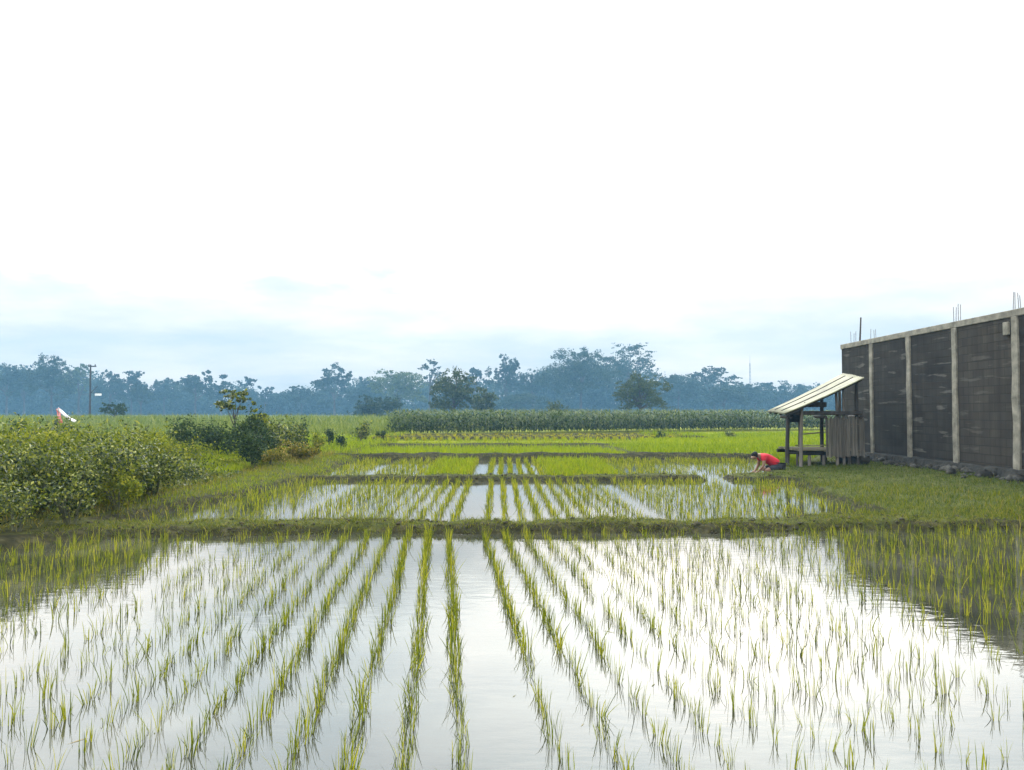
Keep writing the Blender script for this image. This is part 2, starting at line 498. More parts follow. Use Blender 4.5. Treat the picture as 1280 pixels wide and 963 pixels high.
def ground_z(x, y):
    x = np.asarray(x, float); y = np.asarray(y, float)
    d = basin_sd(x + .09 * wob(x, y, 1.6, 1.) + .10 * wob(x, y, .55, 5.), y + .08 * wob(x, y, 1.9, 2.) + .15 * wob(x, y, .5, 7.))
    land = .105 + .03 * wob(x, y, .9) + .018 * wob(x, y, 3.1, 4.) + .008 * wob(x, y, 9., 2.)
    left = smooth01((-x - 5.0) / 3.0) * smooth01((30 - y) / 6)
    land = land + .12 * left
    pad = smooth01((x - 6.5) / 5) * smooth01((y - 9) / 3) * smooth01((34 - y) / 5)
    land = land + .03 * pad
    far = smooth01((y - 36) / 6)
    land = land * (1 - far) + (.06 + .02 * wob(x, y, .2)) * far
    z = -.10 + (land + .10) * smooth01((d + .12) / .42)
    for Yr_ in RIDGES:
        z = z + .25 * smooth01(1 - np.abs(y - Yr_ - .055 * (x + 7)) / .42) * smooth01((x + 8.2) / 1) * smooth01((12 - x) / 2)
    for Yr_, sl, xe in BUNDS:
        z = z + .10 * smooth01(1 - np.abs(y - Yr_ - sl * x) / .4) * smooth01((x + 6.6) / 1) * smooth01((xe - x) / 1)
    return z


xs = np.unique(np.concatenate([np.arange(-14, 15, .14), np.linspace(-60, -14, 36), np.linspace(15, 60, 36), -np.geomspace(60, 380, 16), np.geomspace(60, 380, 16)]))
ys = np.unique(np.concatenate([np.linspace(-25, 0.5, 14), np.arange(.5, 28, .13), np.arange(28, 36, .25), np.arange(36, 49, .15), np.geomspace(49, 385, 50)]))
GX, GY = np.meshgrid(xs, ys)
GZ = ground_z(GX, GY)
nx, ny = len(xs), len(ys)
idx = np.arange(nx * ny).reshape(ny, nx)
Q = np.stack([idx[:-1, :-1], idx[:-1, 1:], idx[1:, 1:], idx[1:, :-1]], -1).reshape(-1, 4)
gme = mesh_np('ground', np.stack([GX, GY, GZ], -1).reshape(-1, 3), Q, M['ground'], None, True)
sdg = basin_sd(GX, GY)
veg = np.where(sdg < .05, -.3, np.where(sdg < .30, -.12, .50))
veg = veg + .25 * (GX > 5.2) * (sdg > .3) - .12 * ((GX < -5) & (GX > -7.5) & (GY < 14))
lushm = smooth01((GY - 33) / 3) * (sdg > -.3)
lushm = np.maximum(lushm, smooth01((GY - 26.6) / 1.0) * smooth01((sdg * 0 + GX - 4.0) / 2.0) * smooth01((30 - GX) / 8))
lushm = np.where((GX > 10.6) & (GY < 28), 0, lushm)
lushm = lushm * (1 - .5 * smooth01((GY - 64) / 40))
for Yr_ in RIDGES:
    rg = smooth01(1.25 - np.abs(GY - Yr_ + .15 - .055 * (GX + 7)) / .30) * (GX > -8) * (GX < 11)
    lushm = lushm * (1 - rg); veg = veg * (1 - rg) - .5 * rg
for Yr_, sl, xe in BUNDS:
    rg = smooth01(1.2 - np.abs(GY - Yr_ + .15 - sl * GX) / .32) * (GX > -6.4) * (GX < xe)
    lushm = lushm * (1 - rg); veg = veg * (1 - rg) - .45 * rg
for k_ in ('four', 'five'):
    e_ = poly_sd(GX, GY, BASINS[k_]); ed = ((e_ > -.1) & (e_ < .55) & (GY < 35.3))
    lushm = np.where(ed, .12 * lushm, lushm)
for nm, arr in (('veg', veg), ('lush', lushm)):
    a = gme.attributes.new(nm, 'FLOAT', 'POINT'); a.data.foreach_set('value', arr.astype(np.float32).ravel())
tag(link('ground', gme), kind='structure')

# water: one still sheet that the bunds rise out of
bm = bmesh.new()
vs = [bm.verts.new(p) for p in ((-12, 1, 0), (12.2, 1, 0), (12.2, 40.5, 0), (-12, 40.5, 0))]
bm.faces.new(vs)
tag(bm_obj('water', bm, M['water']), kind='structure')


# ------------------------------------------------------------------ rice
def rice_tuft(nb, h, spread, w=.0065):
    """one transplanted hill of rice: a few upright and a few splayed, bent leaves"""
    a = RNG.random(nb) * 2 * PI
    r = RNG.random(nb) ** .6 * spread * .30
    base = np.stack([r * np.cos(a), r * np.sin(a), np.full(nb, -.03)], 1)
    hh = h * RNG.uniform(.55, 1.12, nb)
    lean = hh * np.abs(RNG.normal(.06, .19, nb))
    droop = RNG.choice([.02, .12, .35, .75], nb, p=[.45, .3, .17, .08])
    az = a + RNG.normal(0, .8, nb)
    tone = np.clip(RNG.normal(.56, .28, nb), 0, 1)
    return blades(base, hh, lean, w * RNG.uniform(.55, 1.2, nb), az, droop, 4, tone, 1.2)


def rows_points(lanes, offs, slope, y0, y1, step):
    """hills along the planting rows: list of (row key, x, y)"""
    out = []
    for li, L in enumerate(lanes):
        for i, o in enumerate(offs):
            y = y0 + random.random() * step
            while y < y1:
                out.append((li, i, L + o - slope * y + random.gauss(0, .013), y))
                y += step * random.uniform(.72, 1.28)
    return out


def in_frame(x, y, z=.1, m=0.0):
    k = y
    px = 640 + F * x / k
    return -m < px < 1280 + m


# first basin
lanes1 = [.324 + 3.03 * k for k in range(-4, 5)]
offs1 = [.228 + .2575 * i for i in range(11)]
pts1 = rows_points(lanes1, offs1, .091, 2.2, 11.2, .125)
sd = poly_sd(np.array([p[2] for p in pts1]), np.array([p[3] for p in pts1]), BASINS['one'])
lush_var = lambda x, y: .5 + .5 * wob(np.array(x), np.array(y), .45, 3.)
P1 = []
for p, s in zip(pts1, sd):
    if s > -.02: continue
    x, y = p[2], p[3]
    if abs(x) > .72 * y + 1.2: continue
    # seedlings missing here and there
    if random.random() < (.03 if abs(x + .6) < 1.2 else .10 + .16 * float(lush_var(x, y))): continue
    P1.append(p)


def y_bottom():
    return CAM_H * F / (963 - 515 + 0.0)


# size class: rows beside the middle lane and to its left are the fullest
def fullness(x, y):
    f = .42 + .54 * math.exp(-((x + .75) / 1.15) ** 2) + .22 * (float(lush_var(x, y)) - .5)
    f += .26 * float(smooth01((x - 2.6) / 1.2) * smooth01((y - 5.5) / 2)) + .25 * float(smooth01((-x - 3.2) / 1.2) * smooth01((y - 6.5) / 1.5))
    return f * random.uniform(.7, 1.35)


PROTO_N = 26
protos = []
for k in range(PROTO_N):
    full = .4 + 1.1 * k / (PROTO_N - 1)
    nb = int(4 + 11 * full * random.uniform(.8, 1.2))
    v, q, t = rice_tuft(nb, .145 + .045 * full, .07 + .05 * full, .0048)
    protos.append(mesh_np('rice_seedling', v, q, M['rice'], t))
# the 300 that show largest
vis = []
for n, p in enumerate(P1):
    x, y = p[2], p[3]
    px = 640 + F * x / y
    py_top = 515 + F * (CAM_H - .2) / y
    if -5 < px < 1285 and py_top < 960: vis.append((y, n))
vis.sort()
NEAR = [n for _, n in vis[:300]]
near_set = set(NEAR)
ORD = ['', 'first', 'second', 'third', 'fourth', 'fifth', 'sixth', 'seventh', 'eighth', 'ninth', 'tenth', 'eleventh', 'twelfth', 'thirteenth', 'fourteenth', 'fifteenth', 'sixteenth', 'seventeenth', 'eighteenth', 'nineteenth', 'twentieth', 'twenty-first', 'twenty-second', 'twenty-third', 'twenty-fourth', 'twenty-fifth']
MID = 4                                   # lane index of the wide middle lane
row_members = {}
for n in NEAR:
    li, i, x, y = P1[n]
    # rows right of the middle lane: li >= MID ; left: li < MID
    if li >= MID: key = ('right', (li - MID) * 11 + i + 1)
    else: key = ('left', (MID - 1 - li) * 11 + (10 - i) + 1)
    row_members.setdefault(key, []).append((y, n))
for (side, ri), mem in row_members.items():
    mem.sort()
    for c, (y, n) in enumerate(mem, 1):
        li, i, x, y = P1[n]
        f = fullness(x, y)
        k = int(max(0, min(PROTO_N - 1, (f - .4) / 1.1 * PROTO_N + random.uniform(-3, 3))))
        o = bpy.data.objects.new('rice_seedling', protos[k])
        COL.objects.link(o)
        o.location = (x, y, 0)
        s = random.uniform(.8, 1.2)
        o.scale = (s, s, s * random.uniform(.9, 1.12))
        o.rotation_euler = (random.gauss(0, .1), random.gauss(0, .1), random.uniform(0, 2 * PI))
        look = 'full green' if f > .95 else 'thin sparse' if f < .6 else 'green'
        tag(o, f'{look} rice clump, {ORD[c]} from near end, {ORD[min(ri, 25)]} row {side} of wide water lane', 'rice plant', 'rice seedlings in the nearest rows')
# the rest of the first basin
parts = []
for n, p in enumerate(P1):
    if n in near_set: continue
    x, y = p[2], p[3]
    f = fullness(x, y)
    v, q, t = rice_tuft(int(3 + 11 * f), .155 + .06 * f, .07 + .05 * f, .0062)
    parts.append((v + np.array([x, y, 0]), q, t))


def tuft_field(pts, basin, h, nb, w, keep, spread=.12, tone=(.55, .25)):
    sd = poly_sd(np.array([p[2] for p in pts]), np.array([p[3] for p in pts]), BASINS[basin])
    for p, s in zip(pts, sd):
        if s > .02: continue
        x, y = p[2], p[3]
        if random.random() > keep(x, y): continue
        n = max(3, int(nb * random.uniform(.7, 1.3)))
        a = RNG.random(n) * 2 * PI
        r = RNG.random(n) ** .6 * spread * .45
        base = np.stack([x + r * np.cos(a), y + r * np.sin(a), np.full(n, -.03)], 1)
        hh = h * RNG.uniform(.6, 1.1, n)
        parts.append(blades(base, hh, hh * np.abs(RNG.normal(.15, .22, n)), w * RNG.uniform(.6, 1.2, n), a, RNG.choice([.05, .2, .5], n), 3, np.clip(RNG.normal(tone[0], tone[1], n), 0, 1), 1.2))


lanes2 = [-.40 + 2.78 * k for k in range(-3, 4)]
offs2 = [.25 + .2533 * i for i in range(10)]
pts2 = rows_points(lanes2, offs2, .018, 10.9, 18, .15)
tuft_field(pts2, 'two', .22, 7, .011, lambda x, y: .90 if x > -3.2 else .72, .10, (.62, .25))
lanes3 = [-.62 + 2.9 * k for k in range(-4, 5)]
offs3 = [.26 + .2644 * i for i in range(10)]
pts3 = rows_points(lanes3, offs3, .01, 18.6, 26.2, .13)


def keep3(x, y):
    if x > 2.6: return .5 if y < 24.5 else .9
    if x < -1.6: return .75
    return .93


tuft_field(pts3, 'three', .20, 7, .015, keep3, .12, (.62, .22))
v, q, t = merge(parts)
tag(link('rice', mesh_np('rice', v, q, M['rice'], t)), kind='stuff')


# dense paddies farther back, one continuous stand of rice
def scatter(poly, density):
    xs_ = [p[0] for p in poly]; ys_ = [p[1] for p in poly]
    A = (max(xs_) - min(xs_)) * (max(ys_) - min(ys_))
    n = int(A * density)
    x = RNG.uniform(min(xs_), max(xs_), n); y = RNG.uniform(min(ys_), max(ys_), n)
    k = poly_sd(x, y, poly) < 0
    return x[k], y[k]


def sward(poly, density, h, w, lean=.35, tone=(.5, .25), clump=None, zoff=-.02, segs=2, droop=(.05, .5), avoid_water=None):
    x, y = scatter(poly, density)
    if clump is not None:
        k = RNG.random(len(x)) < clump(x, y); x, y = x[k], y[k]
    if avoid_water is not None:
        k = basin_sd(x, y) > avoid_water; x, y = x[k], y[k]
    n = len(x)
    z = ground_z(x, y) + zoff
    hh = h * RNG.uniform(.45, 1.15, n)
    az = RNG.random(n) * 2 * PI
    return blades(np.stack([x, y, z], 1), hh, hh * np.abs(RNG.normal(lean, .25, n)), w * RNG.uniform(.6, 1.3, n), az, RNG.uniform(droop[0], droop[1], n), segs, np.clip(RNG.normal(tone[0], tone[1], n), 0, 1), .9)


dense = []
dense.append(sward(BASINS['four'], 150, .34, .024, .2, (.55, .2), zoff=.05))
dense.append(sward([(-6.4, 35), (-6.8, 40), (16, 42), (16, 35)], 90, .30, .03, .2, (.62, .2), zoff=0))
# patches inside basin three that have closed up
dense.append(sward([(-2.2, 19), (-2.4, 25.8), (-1.2, 25.8), (-1.1, 19)], 240, .27, .018, .2, (.55, .22), zoff=.06))
dense.append(sward([(.9, 19), (.8, 25.9), (2.9, 25.9), (2.7, 19)], 240, .27, .018, .2, (.55, .22), zoff=.06))
# the smooth seedbeds before the hut
dense.append(sward([(4.6, 26.6), (4.2, 34.5), (24, 34.5), (16, 29.8), (10.5, 26.4), (8.7, 26.4)], 130, .26, .024, .25, (.42, .2), zoff=0))
dense.append(sward([(7.0, 40.5), (8, 50), (26, 58), (24, 34.8), (12, 34.8)], 75, .30, .034, .25, (.42, .2), zoff=0))
dense.append(sward([(7.3, 21.5), (8.8, 26.3), (10.5, 26.3), (9.5, 24.6), (7.6, 21)], 260, .22, .018, .25, (.42, .2), zoff=0))
v, q, t = merge(dense)
tag(link('rice', mesh_np('rice', v, q, M['rice_far'], t)), kind='stuff')

# golden older rows in front of the maize, set out as spaced hills along two low ridges
gold = []
for (Y, dx, n0) in ((40.5, .46, 36), (42.7, .48, 36), (45.6, .50, 36)):
    for k in range(n0):
        x = -7.4 + k * dx + random.gauss(0, .03); yy = Y + .055 * (x + 7) + random.gauss(0, .04)
        n = 30
        a = RNG.random(n) * 2 * PI; r = RNG.random(n) * .09
        base = np.stack([x + r * np.cos(a), yy + r * np.sin(a), np.full(n, .05)], 1)
        hh = .43 * RNG.uniform(.6, 1.15, n)
        gold.append(blades(base, hh, hh * np.abs(RNG.normal(.35, .2, n)), .03, a, .3, 2, np.clip(RNG.normal(.55, .25, n), 0, 1)))
gold.append(sward([(-7.4, 43.6), (-7.6, 45.4), (9, 46.2), (9, 44.5)], 60, .24, .03, .3, (.5, .2), zoff=.02))
gold.append(sward([(-7.4, 41.5), (-7.6, 42.6), (9, 43.4), (9, 42.3)], 60, .24, .03, .3, (.5, .2), zoff=.02))
v, q, t = merge(gold)
tag(link('rice', mesh_np('rice', v, q, M['rice_gold'], t)), kind='stuff')

# ------------------------------------------------------------------ grass on bunds and banks
patch = lambda s, sc=1.1, lo=.25, hi=1.0: (lambda x, y: lo + (hi - lo) * smooth01(.5 + .8 * wob(x, y, sc, s)))
g = []
g.append(sward([(-6, 9.8), (-5.0, 11.6), (9, 12.2), (9, 10.3), (4, 10.0)], 1700, .085, .006, .7, (.52, .3), patch(1., 1.6, .40, 1.0), avoid_water=.07, segs=3))
g.append(sward([(-6, 9.4), (-5.0, 10.9), (9, 11.2), (9, 10.1), (4, 9.8)], 900, .11, .006, .9, (.47, .3), patch(31., 2.3, -.2, .9), avoid_water=-.04, segs=3))
g.append(sward([(-4.8, 17.5), (-4.8, 19), (7, 19.2), (7, 17.6)], 700, .08, .009, .7, (.45, .3), patch(2., 1.5, .2, .95), avoid_water=.14))
g.append(sward([(-5.4, 25.6), (-5.8, 27.3), (8, 27.4), (8, 25.9)], 300, .09, .015, .5, (.4, .25), patch(3.), avoid_water=.08))
g.append(sward([(-6.4, 33.5), (-6.6, 35.4), (6, 35.4), (6, 33.9)], 160, .14, .02, .5, (.35, .25), patch(3.5), avoid_water=.08))
# lime strip between hedge and fields
g.append(sward([(-6.4, 10.2), (-6.8, 19), (-7.4, 27), (-9, 40), (-5.9, 40), (-5.0, 27), (-4.6, 19), (-5.4, 11)], 330, .14, .013, .45, (.60, .22), patch(5., .8, .45), avoid_water=.05))
lime = [sward([(-9.6, 17.5), (-9.8, 25), (-7.0, 25), (-6.4, 17.5)], 420, .34, .014, .35, (.60, .22), patch(6., 1.3, .35)), sward([(-16, 26), (-18, 47), (-6.2, 47), (-5.6, 27)], 90, .35, .03, .4, (.5, .25), patch(7., .6, .4)), sward([(-6.0, 12.5), (-6.2, 19), (-6.6, 27), (-5.0, 27), (-4.6, 19), (-5.2, 12.5)], 240, .14, .012, .4, (.5, .25), patch(33., 1.1, .1), avoid_water=.05)]
v, q, t = merge(lime)
tag(link('grass', mesh_np('grass', v, q, M['rice_far'], t)), kind='stuff')
v, q, t = merge(g)
tag(link('grass', mesh_np('grass', v, q, M['grass'], t)), kind='stuff')
g = []
g.append(sward([(-9.5, 5), (-9.3, 12.5), (-7.2, 20), (-6.0, 20), (-5.9, 11.2), (-5.9, 10.0), (-6.5, 8.2), (-7.2, 5)], 420, .14, .009, .5, (.5, .27), patch(8., 1.2, .3), avoid_water=.06, segs=3))
g.append(sward([(-7.6, 21.5), (-7.8, 26.5), (-6.0, 26.5), (-5.7, 21.5)], 260, .26, .012, .5, (.65, .22), patch(9.)))
v, q, t = merge(g)
tag(link('dry_grass', mesh_np('dry_grass', v, q, M['grass_dry'], t)), kind='stuff')
x, y = scatter([(-11, 11), (-11, 20), (-8.2, 20), (-6.6, 11)], 9)
n_ = len(x); hh = RNG.uniform(.7, 1.18, n_) * (.75 + .25 * smooth01(.5 + wob(x, y, 1.1, 9.)))
st = [blades(np.stack([x, y, ground_z(x, y)], 1), hh, hh * .12, .014, RNG.random(n_) * 6.28, 0, 3, np.full(n_, .4))]
for k_ in range(16):
    tt = RNG.uniform(.45, 1.05, n_)
    st.append(leaves(np.stack([x + RNG.normal(0, .06, n_), y + RNG.normal(0, .06, n_), ground_z(x, y) + hh * tt], 1), RNG.uniform(.06, .13, n_), None, .38, np.clip(RNG.normal(.62, .25, n_), 0, 1), .5))
v, q, t = merge(st)
tag(link('weeds', mesh_np('weeds', v, q, M['bush'], t)), kind='stuff')
x, y = scatter([(-10.5, 8.6), (-10, 14), (-9.0, 19), (-6.2, 18), (-6.2, 12.5), (-6.9, 9.6)], 520)
k = RNG.random(len(x)) < patch(20., .9, .15)(x, y); x, y = x[k], y[k]
z = ground_z(x, y) + RNG.random(len(x)) ** 1.5 * .55 * smooth01((-x - 6.0) / 1.4)
v, q, t = leaves(np.stack([x, y, z + .03], 1), RNG.uniform(.04, .09, len(x)), None, .5, np.clip(RNG.normal(.45, .25, len(x)), 0, 1), .5)
tag(link('weeds', mesh_np('weeds', v, q, M['bush'], t)), kind='stuff')
g = []
g.append(sward([(5.0, 11.0), (5.2, 17.4), (6.2, 18.8), (7, 20.6), (9.0, 23.5), (11.1, 26), (11.0, 10.6)], 560, .11, .009, .5, (.5, .22), patch(10., .9, .5), avoid_water=.06))
v, q, t = merge(g)
tag(link('verge_grass', mesh_np('verge_grass', v, q, M['grass_dark'], t)), kind='stuff')
g = [sward([(5.0, 11.0), (5.1, 17.4), (7.0, 16.5), (9.8, 12.2), (10.4, 11.0), (8, 10.6)], 420, .17, .009, .4, (.55, .25), patch(11., 1.5, .0, .9), avoid_water=.02, segs=3)]
# sedge along the flooded edge in front of the wall
g.append(sward([(5.6, 9.7), (5.2, 10.6), (10.2, 10.8), (10.3, 8.4)], 60, .20, .008, .35, (.5, .25), patch(12., 1.5, .1, .9), zoff=0, segs=3))
v, q, t = merge(g)
tag(link('sedge', mesh_np('sedge', v, q, M['grass'], t)), kind='stuff')

x, y = scatter([(-6, 3), (-6, 9.5), (11, 10.3), (11, 3)], 8)  # pale flecks laid on the water to imitate sky glints on ripples
k = (x < .9 * y) & (x > -.75 * y) & ((RNG.random(len(x)) < .12) | (x > 3.6)); x, y = x[k], y[k]
v, q, t = leaves(np.stack([x, y, np.full(len(x), .001)], 1), RNG.uniform(.03, .12, len(x)), np.tile([0, 0, 40.], (len(x), 1)), .07, np.clip(RNG.normal(.7, .3, len(x)), 0, 1), 0)
v[:, 2] = np.clip(v[:, 2], .0008, .002)
tag(link('ripple_glints', mesh_np('ripple_glints', v, q, M['grass_dry'], t)), kind='stuff')

# ------------------------------------------------------------------ maize and the far crops
def maize(front, depth_rows, h, rowgap=.65, gap=.27, mat='corn', w=.085, nl=10):
    (xa, ya), (xb, yb) = front
    Lg = math.hypot(xb - xa, yb - ya)
    n = int(Lg / gap)
    out = []
    bx, by, bh = [], [], []
    for r in range(depth_rows):
        for k in range(n):
            t = (k + random.uniform(.1, .9)) / n
            bx.append(xa + (xb - xa) * t + random.gauss(0, .05)); by.append(ya + (yb - ya) * t + r * rowgap + random.gauss(0, .08))
            bh.append(h * random.uniform(.9, 1.06))
    bx, by, bh = map(np.array, (bx, by, bh))
    N = len(bx)
    gz = ground_z(bx, by)
    out.append(blades(np.stack([bx, by, gz - .02], 1), bh * .97, .05, .02, RNG.random(N) * 6.28, .0, 2, np.full(N, .75)))
    for l in range(nl):
        f = .12 + .75 * l / (nl - 1)
        az = RNG.random(N) * 2 * PI
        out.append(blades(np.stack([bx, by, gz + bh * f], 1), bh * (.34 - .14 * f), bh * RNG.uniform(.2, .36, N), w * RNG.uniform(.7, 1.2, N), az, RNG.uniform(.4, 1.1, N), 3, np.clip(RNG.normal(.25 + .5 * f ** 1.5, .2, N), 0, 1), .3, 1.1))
    # tassels
    for l in range(2):
        out.append(blades(np.stack([bx, by, gz + bh * .93], 1), bh * .10, bh * .05, .02, RNG.random(N) * 6.28, .2, 2, np.full(N, .9)))
    return merge(out)


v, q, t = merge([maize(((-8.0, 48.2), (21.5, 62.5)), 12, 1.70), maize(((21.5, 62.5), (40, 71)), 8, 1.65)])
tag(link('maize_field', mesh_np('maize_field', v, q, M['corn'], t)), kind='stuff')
fc = []
fc.append(sward([(-70, 70), (-90, 118), (-8, 118), (-9, 66)], 7, 1.35, .16, .3, (.5, .25), zoff=0))
fc.append(sward([(-34, 44), (-44, 66), (-8.6, 66), (-8.2, 49)], 22, .85, .07, .35, (.55, .25), patch(15., .25, .35), zoff=0))
v, q, t = merge(fc)
tag(link('far_crop', mesh_np('far_crop', v, q, M['crop_far'], t)), kind='stuff')


# ------------------------------------------------------------------ bushes
def bush_mesh(rx, ry, h, n, leaf, mat, lobes=9, low=.05):
    c = []
    for k in range(lobes):
        a = random.uniform(0, 2 * PI); r = random.uniform(.15, .75)
        c.append((rx * r * math.cos(a), ry * r * math.sin(a), h * random.uniform(.35, .78), random.uniform(.3, .5)))
    pos, nr = [], []
    per = n // lobes
    for (x, y, z, s) in c:
        d = RNG.normal(size=(per, 3)); d /= np.linalg.norm(d, axis=1)[:, None]
        rr = RNG.uniform(.45, 1.08, per) ** .7
        p = np.stack([x + d[:, 0] * rr * rx * s, y + d[:, 1] * rr * ry * s, z + d[:, 2] * rr * h * s * .75], 1)
        pos.append(p); nr.append(d)
    # shoots that break the outline
    for k in range(int(lobes * 1.8)):
        x, y, z, s = random.choice(c)
        a = random.uniform(0, 6.28); m = 12
        t = np.linspace(0, 1, m)
        p = np.stack([x + np.cos(a) * t * rx * .35, y + np.sin(a) * t * ry * .35, z + h * s * .5 + t * h * random.uniform(.12, .42)], 1) + RNG.normal(0, leaf * .5, (m, 3))
        pos.append(p); nr.append(np.tile([0, 0, 1.], (m, 1)))
    pos = np.concatenate(pos); nr = np.concatenate(nr)
    k = pos[:, 2] > low; pos, nr = pos[k], nr[k]
    tone = np.clip(RNG.normal(.48, .32, len(pos)), 0, 1)
    v, q, t = leaves(pos, leaf * RNG.uniform(.6, 1.3, len(pos)), nr, .5, tone, .3)
    return mesh_np('crown', v, q, mat, t)


def stems_mesh(h, n, spread, r=.018):
    P = []
    for k in range(n):
        a = random.uniform(0, 6.28); s = random.uniform(.2, 1) * spread
        P.append(tube([(0.2 * s * math.cos(a), .2 * s * math.sin(a), -.05), (.6 * s * math.cos(a), .6 * s * math.sin(a), h * .4), (s * math.cos(a), s * math.sin(a), h * .75)], [r, r * .8, r * .4], 5))
    return merge(P)


def bush(px, y_base, top_py, wpx, Y, mat, label, n=900, leaf=.11, group=None, depth=1.0, name='bush', lobes=9):
    p = at(px, 515, Y)
    z0 = float(ground_z(p.x, Y))
    h = at(px, top_py, Y).z - z0
    rx = wpx * .5 * Y / F
    o = empty(name, (p.x, Y, z0), 0, label=label, cat='bush', group=group)
    link('crown', bush_mesh(rx, max(rx * depth, .35), h, n, leaf, M[mat], lobes), o)
    v, q, t = stems_mesh(h * .8, 6, rx * .6)
    link('stem', mesh_np('stem', v, q, M['stem'], None, True), o)
    return o


HG = 'leafy bushes along the hedge bank'
bush(-40, 0, 550, 200, 10.6, 'bush', 'wide green bush cut off by the edge of the picture beside the muddy bank', 5700, .062, HG, lobes=16)
bush(60, 0, 560, 140, 11.2, 'bush', 'lowest front bush with dark gaps under its leaves, second along the hedge bank', 4560, .062, HG, lobes=14)
bush(118, 0, 556, 135, 12.2, 'bush', 'broad green bush in front of the young tree with the dark round crown', 4940, .062, HG, lobes=14)
bush(178, 0, 555, 110, 13.4, 'bush', 'bright leafy bush at the near hedge end, hollow and dark at its foot', 4180, .065, HG, lobes=12)
bush(15, 0, 539, 180, 14.0, 'bush_lime', 'yellow-green bush top behind the wide bush at the edge of the picture', 3800, .07, HG, lobes=12)
bush(105, 0, 541, 160, 15.5, 'bush_lime', 'yellow-green bush top right under the pink and white ribbon', 3800, .07, HG, lobes=12)
bush(182, 0, 543, 120, 16.8, 'bush_lime', 'yellow-green bush top between the ribbon and the dark thicket', 3420, .07, HG, lobes=12)
bush(60, 0, 531, 280, 22.0, 'bush', 'long low mid-green bush farthest back, below the pole', 2000, .13, HG, lobes=14)
bush(212, 0, 566, 74, 17.0, 'bush_lime', 'small low bush filling the notch beside the hedge', 800, .09, HG)
bush(238, 0, 529, 76, 23.0, 'bush_dark', 'dark rounded bush at the near end of the thicket', 1600, .10, HG, lobes=12)
bush(276, 0, 533, 76, 23.5, 'bush_dark', 'dark bush at the foot of the slim young tree', 1600, .10, HG, lobes=12)
bush(318, 0, 525, 66, 22.5, 'bush_dark', 'tallest dark bush just right of the slim young tree', 1900, .10, HG, lobes=12)
bush(350, 0, 531, 80, 24.5, 'bush', 'ragged green bush between the dark thicket and the dry brown scrub', 1700, .10, HG, lobes=12)
bush(318, 0, 546, 40, 19.8, 'bush_dark', 'dark low bush reaching down the bank below the thicket', 900, .09, HG)
bush(368, 0, 533, 36, 26.0, 'bush_dark', 'dark green bush rising right behind the dry brown scrub', 700, .10, HG)
bush(376, 0, 556, 50, 23.0, 'grass_dry', 'dry brown scrub bush at the far end of the thicket', 1100, .09, HG)
bush(340, 0, 564, 48, 21.0, 'grass_dry', 'low withered brown bush in front of the thicket', 800, .08, HG)
bush(226, 0, 549, 84, 19.6, 'bush_lime', 'mid-height leafy bush joining the hedge end to the dark thicket', 1600, .07, HG, lobes=12)
WG = 'low weedy bushes along the bank'
bush(232, 0, 582, 60, 16.2, 'bush', 'low weedy clump just past the hedge end above the second paddy', 900, .06, WG)
bush(285, 0, 574, 50, 19.0, 'bush_lime', 'low lime clump under the tallest dark bush', 700, .07, WG)
bush(22, 0, 606, 90, 9.6, 'bush', 'low weed clump spilling down the bank at the edge of the picture', 1100, .05, WG)
bush(92, 0, 600, 70, 10.2, 'bush', 'low weed clump in front of the bush with dark gaps', 900, .05, WG)
bush(150, 0, 592, 80, 11.6, 'bush_lime', 'pale low weed clump at the foot of the hedge bank', 1000, .055, WG)
bush(196, 0, 588, 60, 13.6, 'bush', 'last low weed clump before the hedge ends', 800, .055, WG)
bush(398, 0, 545, 26, 29.0, 'bush_lime', 'pale low bush just beyond the dry brown scrub', 400, .09, WG)
FG = 'small shrubs in the open grass'
bush(412, 0, 541, 11, 33, 'bush_dark', 'narrow dark upright shrub in the lime grass', 220, .10, FG)
bush(427, 0, 546, 14, 31, 'bush_dark', 'small dark shrub with two humps in the lime grass', 220, .10, FG)
bush(452, 0, 533, 26, 37, 'bush', 'rounder grey-green shrub near the corner of the maize', 450, .12, FG)
bush(476, 0, 541, 12, 41, 'bush_dark', 'tiny dark shrub close against the maize corner', 160, .10, FG)
bush(826, 0, 541, 15, 41, 'bush_dark', 'tiny forked shrub standing alone among the rows before the maize', 140, .10, FG, lobes=3)
bush(912, 0, 541, 16, 44, 'bush', 'small grey-green shrub on the paddy edge short of the hut', 160, .10, FG)
bush(697, 0, 504, 28, 104, 'tree_olive', 'small domed shrub rising behind the maize', 500, .35, FG)
bush(80, 0, 531, 30, 26, 'bush_dark', 'small dark shrub at the foot of the ribbon stick', 300, .10, FG)
bush(20, 0, 533, 34, 28, 'bush_dark', 'dark low shrub beyond the lime bush at the edge of the picture', 300, .11, FG)


